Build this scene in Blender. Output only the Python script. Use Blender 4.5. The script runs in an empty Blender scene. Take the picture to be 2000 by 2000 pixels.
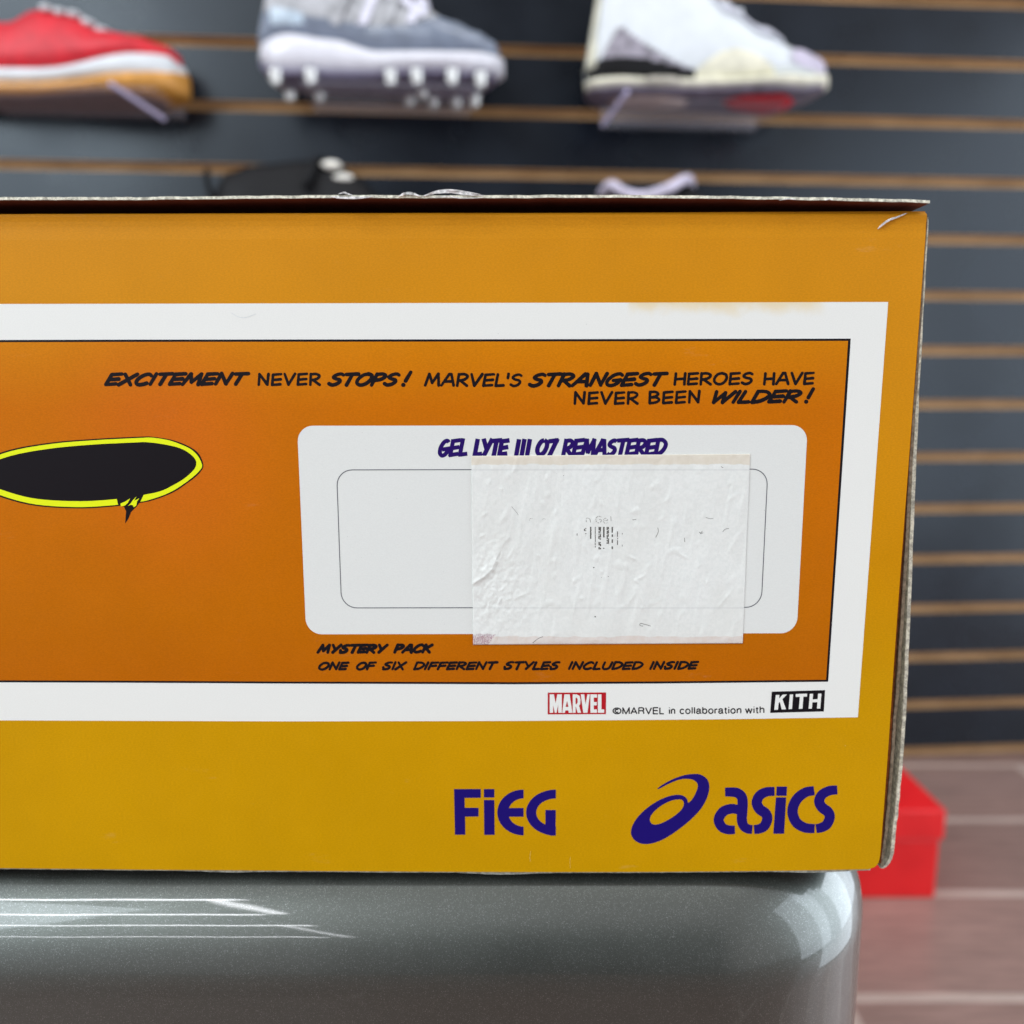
import bpy, math, random
from mathutils import Vector, noise
from mathutils.geometry import delaunay_2d_cdt
random.seed(7)
R = math.radians
scene = bpy.context.scene
COL = scene.collection

# ------------------------------------------------------------------ camera
CAM_D = 0.165                      # distance from the lens to the printed face of the box
PITCH = R(8.8)
CAM_Z = CAM_D * math.tan(math.atan(705 / 1500) + PITCH)
CAM = Vector((0, -CAM_D, CAM_Z))
cam = bpy.data.cameras.new('camera')
cam_o = bpy.data.objects.new('camera', cam)
COL.objects.link(cam_o)
cam_o.location = CAM
cam_o.rotation_euler = (R(90) - PITCH, 0, 0)
cam.sensor_width = 36
cam.lens = 27.0
cam.clip_start = 0.005
cam.clip_end = 60
cam.dof.use_dof = True
cam.dof.focus_distance = CAM_D * 1.005
cam.dof.aperture_fstop = 9.4
scene.camera = cam_o

# ------------------------------------------------------------------ world, lamps, exposure
world = bpy.data.worlds.new('World')
scene.world = world
world.use_nodes = True
wn = world.node_tree
bg = wn.nodes['Background']
tc = wn.nodes.new('ShaderNodeTexCoord')
sx = wn.nodes.new('ShaderNodeSeparateXYZ')
wn.links.new(tc.outputs['Generated'], sx.inputs[0])

def w_range(v, a, b, c, d):
    n_ = wn.nodes.new('ShaderNodeMapRange')
    n_.interpolation_type = 'SMOOTHSTEP'
    wn.links.new(v, n_.inputs[0])
    for i_, q_ in enumerate((a, b, c, d)):
        n_.inputs[i_ + 1].default_value = q_
    return n_.outputs[0]

def w_math(op, a, b):
    n_ = wn.nodes.new('ShaderNodeMath')
    n_.operation = op
    for i_, q_ in enumerate((a, b)):
        if hasattr(q_, 'is_output'):
            wn.links.new(q_, n_.inputs[i_])
        else:
            n_.inputs[i_].default_value = q_
    return n_.outputs[0]

def w_mix(f, a, b):
    n_ = wn.nodes.new('ShaderNodeMix')
    n_.data_type = 'RGBA'
    wn.links.new(f, n_.inputs[0])
    for i_, q_ in ((6, a), (7, b)):
        if hasattr(q_, 'is_output'):
            wn.links.new(q_, n_.inputs[i_])
        else:
            n_.inputs[i_].default_value = q_
    return n_.outputs[2]
WX, WY, WZ = sx.outputs
# the unseen shop: pale upper room, darker floor, shop front to the left and right, a dim middle behind the camera
room = w_mix(w_range(WZ, -0.45, 0.05, 0, 1), (0.13, 0.16, 0.155, 1), (0.84, 0.80, 0.82, 1))
dim = w_math('MULTIPLY', w_range(WY, -0.05, -0.5, 0, 1),
             w_math('MULTIPLY', w_range(w_math('ABSOLUTE', w_math('SUBTRACT', WX, 0.10), 0), 0.06, 0.42, 1, 0), w_range(WZ, 0.35, 0.85, 1, 0)))
room = w_mix(w_math('MULTIPLY', dim, 0.86), room, (0.05, 0.05, 0.06, 1))
front = w_math('MULTIPLY', w_range(WX, -0.30, -0.75, 0, 1), w_range(WZ, -0.1, 0.15, 0, 1))
room = w_mix(w_math('MULTIPLY', front, 0.8), room, (1.15, 1.25, 1.38, 1))
wn.links.new(room, bg.inputs[0])
bg.inputs[1].default_value = 1.0

def lamp(name, loc, target, sx_, sy_, power, col):
    l = bpy.data.lights.new(name, 'AREA')
    l.shape = 'RECTANGLE'
    l.size = sx_
    l.size_y = sy_
    l.energy = power
    l.color = col
    o = bpy.data.objects.new(name, l)
    COL.objects.link(o)
    o.location = loc
    d = Vector(target) - Vector(loc)
    o.rotation_euler = d.to_track_quat('-Z', 'Y').to_euler()
    return o

lamp('shop_ceiling_lamp', (0.3, -0.02, 2.2), (0.3, 0.0, 0.0), 2.0, 0.25, 12, (1.0, 0.99, 0.96))
lamp('shop_window_lamp', (-1.5, -0.9, 1.15), (-0.2, 0.6, 0.3), 1.2, 1.2, 24, (0.84, 0.93, 1.0))
lamp('side_window_lamp', (1.35, -0.40, 0.25), (0.05, 0.0, 0.0), 0.6, 1.3, 6.5, (0.80, 0.89, 1.0))
lamp('side_window_lamp', (1.28, 0.42, 0.20), (0.05, 0.0, -0.05), 0.7, 1.3, 8, (0.80, 0.89, 1.0))
lamp('added_side_lamp', (0.80, 0.05, 0.02), (0.0, 0.05, 0.0), 0.45, 0.9, 3.2, (0.78, 0.90, 1.0))  # added light out of view, for a bright reflection on the stand's corner
for xe, yy, zz in ((-0.60, -0.71, 1.65), (-0.65, -1.34, 1.65), (-0.585, -1.98, 1.65), (-0.70, -3.06, 1.65)):
    t_ = lamp('tube_lamp', (xe - 0.8, yy, zz), (xe - 0.8, yy, 0), 1.6, 0.05, 7.5, (0.94, 0.96, 1.0))
    t_.rotation_euler = (0, 0, 0)
for xe, xf, ya, yb in ((-0.60, -0.65, -0.73, -1.32), (-0.585, -0.70, -2.0, -3.04)):
    t_ = lamp('tube_lamp', ((xe + xf) / 2, (ya + yb) / 2, 1.651), (0, 0, 0), 0.04, math.hypot(xe - xf, ya - yb), 1.6, (0.94, 0.96, 1.0))
    t_.rotation_euler = (0, 0, -math.atan2(xe - xf, -(yb - ya)) * -1)

scene.view_settings.view_transform = 'Standard'
scene.view_settings.look = 'None'
scene.view_settings.exposure = 0.0
scene.view_settings.gamma = 1.0
scene.view_settings.use_curve_mapping = False
scene.render.engine = 'CYCLES'
scene.cycles.max_bounces = 8
scene.cycles.use_denoising = True
scene.cycles.caustics_reflective = False
scene.cycles.caustics_refractive = False

# ------------------------------------------------------------------ helpers
FWD = Vector((0, math.cos(PITCH), -math.sin(PITCH)))
UP = Vector((0, math.sin(PITCH), math.cos(PITCH)))

def P(px, py, y=0.0):
    """Survey of the photograph: the point of the plane y = const that is seen at (px, py)."""
    u = (px - 1000) / 1500
    v = -(py - 1000) / 1500
    d = FWD + Vector((u, 0, 0)) + UP * v
    t = (y - CAM.y) / d.y
    return CAM + d * t

def lin(r, g, b):
    def f(c):
        c /= 255
        return c / 12.92 if c <= 0.04045 else ((c + 0.055) / 1.055) ** 2.4
    return (f(r), f(g), f(b), 1)

def mat(name, rgb, rough=0.5, metal=0.0, spec=0.5, coat=0.0, coat_rough=0.1, transmission=0.0, ior=None):
    m = bpy.data.materials.new(name)
    m.use_nodes = True
    b = m.node_tree.nodes['Principled BSDF']
    b.inputs['Base Color'].default_value = lin(*rgb)
    b.inputs['Roughness'].default_value = rough
    b.inputs['Metallic'].default_value = metal
    b.inputs['Specular IOR Level'].default_value = spec
    b.inputs['Coat Weight'].default_value = coat
    b.inputs['Coat Roughness'].default_value = coat_rough
    b.inputs['Transmission Weight'].default_value = transmission
    if ior:
        b.inputs['IOR'].default_value = ior
    return m

class NT:
    """Small node helper."""
    def __init__(self, m):
        self.t = m.node_tree
        self.b = self.t.nodes['Principled BSDF']
        self.tc = self.t.nodes.new('ShaderNodeTexCoord')
        s = self.t.nodes.new('ShaderNodeSeparateXYZ')
        self.t.links.new(self.tc.outputs['Object'], s.inputs[0])
        self.x, self.y, self.z = s.outputs
        self.co = self.tc.outputs['Object']
    def link(self, a, b):
        self.t.links.new(a, b)
    def setin(self, sock, v):
        if hasattr(v, 'is_output'):
            self.t.links.new(v, sock)
        else:
            sock.default_value = v
    def math(self, op, a, b=0.0, c=0.0, clamp=False):
        n = self.t.nodes.new('ShaderNodeMath')
        n.operation = op
        n.use_clamp = clamp
        for i, v in enumerate((a, b, c)):
            self.setin(n.inputs[i], v)
        return n.outputs[0]
    def range(self, v, a, b, c=0.0, d=1.0, smooth=True):
        n = self.t.nodes.new('ShaderNodeMapRange')
        n.interpolation_type = 'SMOOTHSTEP' if smooth else 'LINEAR'
        for i, q in enumerate((v, a, b, c, d)):
            self.setin(n.inputs[i], q)
        return n.outputs[0]
    def mix(self, f, a, b, mode='MIX'):
        n = self.t.nodes.new('ShaderNodeMix')
        n.data_type = 'RGBA'
        n.blend_type = mode
        self.setin(n.inputs[0], f)
        self.setin(n.inputs[6], a)
        self.setin(n.inputs[7], b)
        return n.outputs[2]
    def noise(self, scale, detail=2.0, rough=0.5, stretch=None):
        n = self.t.nodes.new('ShaderNodeTexNoise')
        n.inputs['Scale'].default_value = scale
        n.inputs['Detail'].default_value = detail
        n.inputs['Roughness'].default_value = rough
        if stretch:
            mp = self.t.nodes.new('ShaderNodeMapping')
            mp.inputs['Scale'].default_value = stretch
            self.t.links.new(self.co, mp.inputs[0])
            self.t.links.new(mp.outputs[0], n.inputs[0])
        else:
            self.t.links.new(self.co, n.inputs[0])
        return n.outputs[0]
    def ramp(self, f, stops):
        n = self.t.nodes.new('ShaderNodeValToRGB')
        e = n.color_ramp.elements
        e[0].position, e[0].color = stops[0]
        e[1].position, e[1].color = stops[-1]
        for p, c in stops[1:-1]:
            q = e.new(p)
            q.color = c
        self.setin(n.inputs[0], f)
        return n.outputs[0]
    def bump(self, h, strength, dist, prev=None):
        n = self.t.nodes.new('ShaderNodeBump')
        n.inputs['Strength'].default_value = strength
        n.inputs['Distance'].default_value = dist
        self.setin(n.inputs['Height'], h)
        if prev:
            self.t.links.new(prev, n.inputs['Normal'])
        return n.outputs[0]
    def color(self, c):
        self.t.links.new(c, self.b.inputs['Base Color'])
    def normal(self, n):
        self.t.links.new(n, self.b.inputs['Normal'])
    def rough(self, r):
        self.setin(self.b.inputs['Roughness'], r)

def lerp(a, b, t):
    return a + (b - a) * t

def obj(name, verts, faces, m, parent=None, smooth=False, mats=None, fmats=None):
    me = bpy.data.meshes.new(name)
    me.from_pydata([tuple(v) for v in verts], [], faces)
    for q in (mats or [m]):
        me.materials.append(q)
    if fmats:
        me.polygons.foreach_set('material_index', fmats)
    if smooth:
        me.polygons.foreach_set('use_smooth', [True] * len(me.polygons))
    me.update()
    o = bpy.data.objects.new(name, me)
    COL.objects.link(o)
    if parent:
        o.parent = parent
        o.matrix_parent_inverse = parent.matrix_world.inverted()
    return o

def thing(name, loc, label, cat, group=None):
    o = bpy.data.objects.new(name, None)
    COL.objects.link(o)
    o.location = loc
    o.empty_display_size = 0.02
    o['label'] = label
    o['category'] = cat
    if group:
        o['group'] = group
    bpy.context.view_layer.update()
    return o

def tag(o, label, cat, group=None):
    o['label'] = label
    o['category'] = cat
    if group:
        o['group'] = group
    return o

def box(x0, x1, y0, y1, z0, z1):
    v = [(x, y, z) for z in (z0, z1) for y in (y0, y1) for x in (x0, x1)]
    f = [(0, 2, 3, 1), (4, 5, 7, 6), (0, 1, 5, 4), (2, 6, 7, 3), (0, 4, 6, 2), (1, 3, 7, 5)]
    return v, f

def join(parts):
    V, F = [], []
    for v, f in parts:
        o = len(V)
        V += list(v)
        F += [tuple(i + o for i in q) for q in f]
    return V, F

def bevel(o, w, seg=2):
    b = o.modifiers.new('bevel', 'BEVEL')
    b.width = w
    b.segments = seg
    b.limit_method = 'ANGLE'
    return o

# ---- flat print: outlines in photo pixels, merged without overlaps, then laid on the box face
def cr(pts, n=6, closed=False):
    """Catmull-Rom smoothing."""
    if len(pts) < 3:
        return list(pts)
    out = []
    N = len(pts)
    seg = N if closed else N - 1
    for i in range(seg):
        p1, p2 = pts[i], pts[(i + 1) % N]
        p0 = pts[i - 1] if (closed or i > 0) else p1
        p3 = pts[(i + 2) % N] if (closed or i + 2 < N) else p2
        for k in range(n):
            t = k / n
            out.append(tuple(0.5 * (2 * b + (c - a) * t + (2 * a - 5 * b + 4 * c - d) * t * t + (3 * b - a - 3 * c + d) * t ** 3)
                             for a, b, c, d in zip(p0, p1, p2, p3)))
    if not closed:
        out.append(tuple(pts[-1]))
    return out

def disc(c, r, n=12):
    return [(c[0] + r * math.cos(2 * math.pi * k / n), c[1] + r * math.sin(2 * math.pi * k / n)) for k in range(n)]

def ribbon(pts, w, round_ends=True, w1=None):
    """Quads of a pen stroke along pts (2-D); w may be a list of widths."""
    n = len(pts)
    ws = w if isinstance(w, (list, tuple)) else [w + ((w1 if w1 is not None else w) - w) * i / max(1, n - 1) for i in range(n)]
    L, Rr = [], []
    for i in range(n):
        a = pts[max(0, i - 1)]
        b = pts[min(n - 1, i + 1)]
        dx, dy = b[0] - a[0], b[1] - a[1]
        l = math.hypot(dx, dy) or 1
        nx, ny = -dy / l, dx / l
        h = ws[i] / 2
        L.append((pts[i][0] + nx * h, pts[i][1] + ny * h))
        Rr.append((pts[i][0] - nx * h, pts[i][1] - ny * h))
    polys = []
    for i in range(n - 1):
        if n > 2 and round_ends:
            a, b = pts[i], pts[i + 1]
            dx, dy = b[0] - a[0], b[1] - a[1]
            l = math.hypot(dx, dy) or 1
            nx, ny = -dy / l / 2, dx / l / 2
            polys.append([(a[0] + nx * ws[i], a[1] + ny * ws[i]), (b[0] + nx * ws[i + 1], b[1] + ny * ws[i + 1]), (b[0] - nx * ws[i + 1], b[1] - ny * ws[i + 1]), (a[0] - nx * ws[i], a[1] - ny * ws[i])])
            if i:
                polys.append(disc(a, ws[i] / 2, 10))
        else:
            polys.append([L[i], L[i + 1], Rr[i + 1], Rr[i]])
    if round_ends:
        polys.append(disc(pts[0], ws[0] / 2))
        polys.append(disc(pts[-1], ws[-1] / 2))
    return polys

def area2(p):
    return sum(p[i][0] * p[(i + 1) % len(p)][1] - p[(i + 1) % len(p)][0] * p[i][1] for i in range(len(p)))

def inside(p, x, y):
    c = False
    j = len(p) - 1
    for i in range(len(p)):
        if (p[i][1] > y) != (p[j][1] > y) and x < (p[j][0] - p[i][0]) * (y - p[i][1]) / (p[j][1] - p[i][1]) + p[i][0]:
            c = not c
        j = i
    return c

def union(add, sub=()):
    vs, es = [], []
    polys = list(add) + list(sub)
    for p in polys:
        o = len(vs)
        vs += [Vector((q[0], q[1])) for q in p]
        es += [(o + i, o + (i + 1) % len(p)) for i in range(len(p))]
    V, E, F, ov, oe, of = delaunay_2d_cdt(vs, es, [], 0, 1e-4, True)
    bb = [(min(q[0] for q in p), max(q[0] for q in p), min(q[1] for q in p), max(q[1] for q in p)) for p in polys]
    na = len(add)
    keep = []
    for f in F:
        x = sum(V[i].x for i in f) / len(f)
        y = sum(V[i].y for i in f) / len(f)
        hit = [k for k, q in enumerate(bb) if q[0] <= x <= q[1] and q[2] <= y <= q[3] and inside(polys[k], x, y)]
        if hit and hit[-1] < na:
            keep.append(f)
    return [(v.x, v.y) for v in V], keep

def sheet(name, groups, y, m, parent, place=None):
    """groups: list of (add, sub) outlines in pixels; one mesh lying at depth y."""
    place = place or (lambda a, b: P(a, b, y))
    V, F = [], []
    for add, sub in groups:
        v, f = union(add, sub)
        used = sorted({i for q in f for i in q})
        mp = {i: k + len(V) for k, i in enumerate(used)}
        V += [place(*v[i]) for i in used]
        F += [tuple(mp[i] for i in q) for q in f]
    o = obj(name, V, F, m, parent)
    me = o.data
    flip = [p.index for p in me.polygons if p.normal.y > 0]
    if flip:
        me.flip_normals() if len(flip) > len(me.polygons) / 2 else None
    return o

def rrect(tl, tr, br, bl, r, n=8):
    """Rounded quadrilateral."""
    q = [tl, tr, br, bl]
    out = []
    for i in range(4):
        p, a, b = Vector(q[i]), Vector(q[i - 1]), Vector(q[(i + 1) % 4])
        da, db = (a - p).normalized(), (b - p).normalized()
        s, e = p + da * r, p + db * r
        c = p + (da + db) * r
        for k in range(n + 1):
            t = k / n * math.pi / 2
            v = c + (s - c) * math.cos(t) + (e - c) * math.sin(t)
            out.append((v.x, v.y))
    return out

# ---- a hand-lettered alphabet: pen strokes in a unit box, 'c' = smooth curve, 'l' = straight
G = {
 'A': (.84, [('l', (0, 0), (.42, 1)), ('l', (.42, 1), (.56, .98)), ('l', (.56, .98), (.82, 0)), ('l', (.16, .34), (.72, .36))]),
 'B': (.70, [('l', (.06, 0), (.05, 1)), ('c', (.05, 1), (.4, 1), (.6, .82), (.42, .6), (.08, .5)), ('c', (.08, .5), (.48, .5), (.68, .3), (.5, .08), (.06, 0))]),
 'C': (.72, [('c', (.70, .86), (.54, 1), (.28, .9), (.06, .55), (.06, .2), (.26, .0), (.5, .03), (.68, .14))]),
 'D': (.76, [('l', (.06, 0), (.05, 1)), ('c', (.05, 1), (.45, .98), (.74, .72), (.68, .38), (.42, .1), (.06, 0))]),
 'E': (.64, [('l', (.62, 1), (.06, .95)), ('l', (.06, .95), (.04, 0)), ('l', (.04, 0), (.6, .06)), ('l', (.06, .46), (.6, .52))]),
 'F': (.64, [('l', (.64, 1), (.06, .95)), ('l', (.06, .95), (.04, 0)), ('l', (.06, .46), (.56, .52))]),
 'G': (.80, [('c', (.72, .88), (.55, 1), (.28, .9), (.06, .55), (.06, .2), (.26, .0), (.5, .03), (.68, .2), (.72, .44)), ('l', (.36, .42), (.78, .46))]),
 'H': (.72, [('l', (.06, 0), (.08, 1)), ('l', (.68, 0), (.68, 1)), ('l', (.08, .48), (.68, .52))]),
 'I': (.16, [('l', (.06, 0), (.08, 1))]),
 'K': (.70, [('l', (.06, 0), (.08, 1)), ('l', (.66, 1), (.1, .42)), ('l', (.24, .54), (.68, 0))]),
 'L': (.56, [('l', (.08, 1), (.05, 0)), ('l', (.05, 0), (.56, .04))]),
 'M': (.92, [('l', (.0, 0), (.16, 1)), ('l', (.16, 1), (.44, .22)), ('l', (.44, .22), (.76, 1)), ('l', (.76, 1), (.9, 0))]),
 'N': (.74, [('l', (.05, 0), (.06, 1)), ('l', (.06, 1), (.64, .02)), ('l', (.64, .02), (.68, 1))]),
 'O': (.86, [('c', (.5, 1), (.24, .9), (.05, .55), (.08, .2), (.34, 0), (.64, .12), (.82, .5), (.76, .86), (.5, 1))]),
 'P': (.66, [('l', (.06, 0), (.06, 1)), ('c', (.06, .97), (.42, 1), (.64, .82), (.48, .55), (.08, .42))]),
 'R': (.72, [('l', (.06, 0), (.06, 1)), ('c', (.06, .97), (.42, 1), (.66, .82), (.5, .55), (.1, .42)), ('l', (.22, .44), (.7, 0))]),
 'S': (.68, [('c', (.64, .9), (.46, 1), (.2, .9), (.1, .7), (.3, .56), (.54, .48), (.62, .3), (.48, .08), (.24, 0), (.03, .12))]),
 'T': (.70, [('l', (.0, .96), (.72, 1)), ('l', (.37, .97), (.33, 0))]),
 'U': (.72, [('c', (.06, 1), (.05, .4), (.16, .06), (.36, .0), (.58, .1), (.66, .4), (.68, 1))]),
 'V': (.74, [('l', (.02, 1), (.33, 0)), ('l', (.33, 0), (.74, 1))]),
 'W': (1.02, [('l', (.02, 1), (.2, 0)), ('l', (.2, 0), (.52, .9)), ('l', (.52, .9), (.66, 0)), ('l', (.66, 0), (1.0, 1))]),
 'X': (.74, [('l', (.04, 1), (.68, 0)), ('l', (.74, 1), (.0, 0))]),
 'Y': (.76, [('l', (.04, 1), (.36, .46)), ('l', (.76, 1), (.3, 0))]),
 '7': (.62, [('l', (.04, .95), (.6, 1)), ('l', (.6, 1), (.22, 0))]),
 "'": (.14, [('l', (.07, 1.06), (.07, .7))]),
 '!': (.16, [('l', (.1, 1.2), (.08, .42)), ('l', (.08, .06), (.081, .06))]),
}
# the heavier lettering writes its S with a hooked foot
HOOK_S = (.72, [('c', (.66, .98), (.4, .98), (.14, .78), (.2, .6), (.5, .5), (.62, .3), (.46, .06), (.1, .02)), ('l', (.1, .02), (.04, .3))])

def word(txt, x0, x1, base0, base1, cap, pen, slant=0.0, gap=0.16, hook=False, jit=0.02, rnd=True, pen_y=1.0):
    """Outlines (photo pixels) of one written word between x0 and x1."""
    strokes = []
    x = 0.0
    rg = random.Random(hash_txt(txt) + int(x0))
    for ch in txt:
        w, st = HOOK_S if (hook and ch == 'S') else G[ch]
        jy = rg.uniform(-jit, jit)
        for s in st:
            pts = [(x + a, b + jy) for a, b in s[1:]]
            if s[0] == 'c':
                pts = cr(pts, 5)
            pts = [(a + b * slant, b) for a, b in pts]
            strokes.append(pts)
        x += w + gap
    xs = [p[0] for s in strokes for p in s]
    lo, hi = min(xs), max(xs)
    k = (x1 - x0 - pen) / max(1e-6, hi - lo)
    polys = []
    for s in strokes:
        q = []
        for a, b in s:
            X = x0 + pen / 2 + (a - lo) * k
            t = (X - x0) / max(1, x1 - x0)
            B = base0 + (base1 - base0) * t
            q.append((X, B - pen / 2 - b * (cap - pen)))
        if not rnd and len(q) == 2:
            dx, dy = q[1][0] - q[0][0], q[1][1] - q[0][1]
            l = math.hypot(dx, dy) or 1
            e = pen * .42
            q = [(q[0][0] - dx / l * e, q[0][1] - dy / l * e), (q[1][0] + dx / l * e, q[1][1] + dy / l * e)]
        if rnd and len(q) == 2 and math.hypot(q[0][0] - q[1][0], q[0][1] - q[1][1]) < 0.5:
            polys.append(disc(q[0], pen * 0.58, 14))
            continue
        p1 = pen * rg.uniform(.88, 1.0)
        p2 = pen * rg.uniform(.96, 1.1)
        polys += ribbon(q, p1 if rnd else pen, rnd, p2 if rnd else pen)
    return polys, ()

def hash_txt(t):
    return sum((i + 1) * ord(c) for i, c in enumerate(t))

# plain sans type, drawn the same way; x-height .72 of the capitals
def _o(cx, cy, rx, ry, a0=0, a1=360, k=16):
    return ('l',) + tuple((cx + rx * math.cos(R(a0 + (a1 - a0) * i / k)), cy + ry * math.sin(R(a0 + (a1 - a0) * i / k))) for i in range(k + 1))
SANS = {
 '©': (.98, [_o(.49, .5, .47, .47, 0, 360, 24), _o(.49, .5, .23, .25, 50, 310, 14)]),
 'M': (.84, [('l', (.04, 0), (.04, 1), (.42, .02), (.80, 1), (.80, 0))]),
 'A': (.72, [('l', (0, 0), (.36, 1), (.72, 0)), ('l', (.12, .32), (.60, .32))]),
 'R': (.70, [('l', (.05, 0), (.05, 1)), ('l', (.05, 1), (.42, 1), (.56, .95), (.64, .82), (.62, .62), (.5, .52), (.05, .5)), ('l', (.46, .5), (.60, .38), (.64, .12), (.68, 0))]),
 'V': (.70, [('l', (0, 1), (.35, 0), (.70, 1))]),
 'E': (.62, [('l', (.62, 1), (.05, 1), (.05, 0), (.62, 0)), ('l', (.05, .52), (.58, .52))]),
 'L': (.54, [('l', (.05, 1), (.05, 0), (.54, 0))]),
 'i': (.10, [('l', (.05, 0), (.05, .72)), ('l', (.05, .92), (.05, 1.02))]),
 'n': (.48, [('l', (.04, 0), (.04, .72)), ('c', (.04, .48), (.12, .66), (.27, .74), (.42, .66), (.45, .46), (.45, 0))]),
 'h': (.48, [('l', (.04, 0), (.04, 1.02)), ('c', (.04, .48), (.12, .66), (.27, .74), (.42, .66), (.45, .46), (.45, 0))]),
 'c': (.46, [_o(.25, .36, .23, .37, 42, 318, 16)]),
 'o': (.52, [_o(.26, .36, .24, .37, 0, 360, 20)]),
 'l': (.10, [('l', (.05, 0), (.05, 1.02))]),
 'a': (.50, [('c', (.05, .54), (.10, .68), (.24, .74), (.38, .68), (.42, .52), (.42, .14), (.50, .01)), ('c', (.42, .44), (.25, .39), (.06, .32), (.03, .14), (.14, .0), (.30, .04), (.42, .20))]),
 'b': (.52, [('l', (.04, 0), (.04, 1.02)), _o(.27, .36, .23, .37, 0, 360, 20)]),
 'r': (.28, [('l', (.04, 0), (.04, .72)), ('c', (.04, .46), (.10, .64), (.28, .70))]),
 't': (.26, [('l', (.12, .92), (.12, .12), (.17, .01), (.27, .01)), ('l', (0, .70), (.26, .70))]),
 'w': (.72, [('l', (0, .72), (.18, 0), (.36, .70), (.54, 0), (.72, .72))]),
}
def stroke_poly(q, w):
    """one pen stroke as separate rectangles and joints"""
    out = []
    for a, b in zip(q, q[1:]):
        out += ribbon([a, b], w, False)
    for a in q[1:-1]:
        out.append(disc(a, w / 2, 8))
    return out
def type_word(txt, x0, x1, base0, base1, cap, w=2.0, gap=.17):
    polys = []
    tot = sum(SANS[c][0] + gap for c in txt) - gap
    k = (x1 - x0 - w) / tot
    x = 0
    for ch in txt:
        wd, st = SANS[ch]
        for s_ in st:
            pts = [(x + a, b) for a, b in s_[1:]]
            if s_[0] == 'c':
                pts = cr(pts, 5)
            q = []
            for a, b in pts:
                t = a / tot
                q.append((x0 + w / 2 + a * k, lerp(base0, base1, t) - w / 2 - b * (cap - w)))
            polys += stroke_poly(q, w)
        x += wd + gap
    return polys, ()

# ------------------------------------------------------------------ materials of the box
Z_TOP = P(1000, 414).z
Z_BOT = P(1000, 1703).z

def paper_bump(n, strength=0.25):
    h = n.math('ADD', n.noise(2600, 2, .6, (1, 1, 2.6)), n.math('MULTIPLY', n.noise(5200, 1, .5, (.5, 1, 1)), .6))
    return n.bump(h, strength, 0.00006)

def print_gradient(name, stops, extra=None, rough=0.45, spec=0.10):
    m = mat(name, (200, 130, 30), rough, 0, spec)
    n = NT(m)
    f = n.range(n.z, Z_BOT, Z_TOP, 0, 1, False)
    c = n.ramp(f, stops)
    if extra:
        c = extra(n, c)
    g = n.range(n.noise(1900, 3, .7, (1, 1, 2.2)), .3, .7, 0.92, 1.08)
    c = n.mix(1.0, c, g, 'MULTIPLY')
    big = n.range(n.noise(28, 3, .6), .3, .7, .965, 1.035)
    c = n.mix(1.0, c, big, 'MULTIPLY')
    # scuffs in the varnish
    s = n.range(n.noise(60, 6, .75, (1, 1, 3)), .62, .75, 0, .07)
    c = n.mix(s, c, (0.75, 0.62, 0.45, 1))
    n.color(c)
    n.rough(n.range(n.noise(220, 4, .6), .3, .7, rough - .05, rough + .07))
    nb = paper_bump(n, .22)
    nb = n.bump(n.noise(38, 3, .55), .22, 0.0010, nb)
    n.normal(nb)
    return m

M_face = print_gradient('gold_print', [(0.0, lin(195, 147, 0)), (.28, lin(197, 146, 0)), (.5, lin(198, 136, 0)), (.8, lin(203, 136, 16)), (1.0, lin(204, 138, 24))])

def sunburst(n, c):
    o = P(330, 860)
    dx = n.math('SUBTRACT', n.x, o.x)
    dz = n.math('SUBTRACT', n.z, o.z)
    d = n.math('SQRT', n.math('ADD', n.math('MULTIPLY', dx, dx), n.math('MULTIPLY', n.math('MULTIPLY', dz, dz), .55)))
    f = n.range(d, 0.0, 0.030, .5, 0)
    return n.mix(f, c, lin(206, 98, 24))
M_panel = print_gradient('orange_print', [(.0, lin(180, 98, 0)), (.3, lin(181, 98, 0)), (.42, lin(186, 104, 0)), (.62, lin(192, 106, 0)), (.73, lin(195, 108, 0)), (.82, lin(203, 124, 4)), (1, lin(203, 124, 4))], sunburst)

def paper(name, rgb, rough=.5, stain=False):
    m = mat(name, rgb, rough, 0, .35)
    n = NT(m)
    c = n.mix(n.range(n.noise(3000, 2, .6, (1, 1, 2.2)), .3, .7), lin(*[q * .99 for q in rgb]), lin(*[min(255, q * 1.01) for q in rgb]))
    if stain:
        # glue stain along the upper border
        a, b = P(1222, 592), P(1620, 592)
        zt = P(1400, 590).z
        fx = n.math('MULTIPLY', n.range(n.x, a.x, a.x + .0012), n.range(n.x, b.x - .004, b.x, 1, 0))
        fz = n.range(n.math('ADD', n.z, n.range(n.noise(160, 3), .3, .7, -.0009, .0009)), zt - .0034, zt + .0008, 0, .8)
        c = n.mix(n.math('MULTIPLY', fx, fz), c, lin(226, 208, 160))
    # specks
    sp = n.range(n.noise(1900, 1, .5), .80, .83, 0, .6)
    c = n.mix(sp, c, lin(120, 118, 120))
    n.color(c)
    n.normal(n.bump(n.noise(50, 2), .08, .0008, paper_bump(n, .2)))
    return m
M_white = paper('white_print', (229, 233, 228), .48, True)
M_label = paper('label_print', (220, 225, 221), .48)
M_black = mat('black_print', (20, 17, 22), .45, 0, .12)
M_line = mat('grey_line_print', (75, 80, 90), .5)
M_purple = mat('violet_print', (36, 12, 96), .5, 0, .12)
M_blue = mat('blue_print', (26, 12, 108), .5, 0, .12)
M_red = mat('red_print', (176, 14, 30), .45, 0, .3)
M_yellow = mat('yellow_print', (226, 240, 0), .45, 0, .3)

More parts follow.
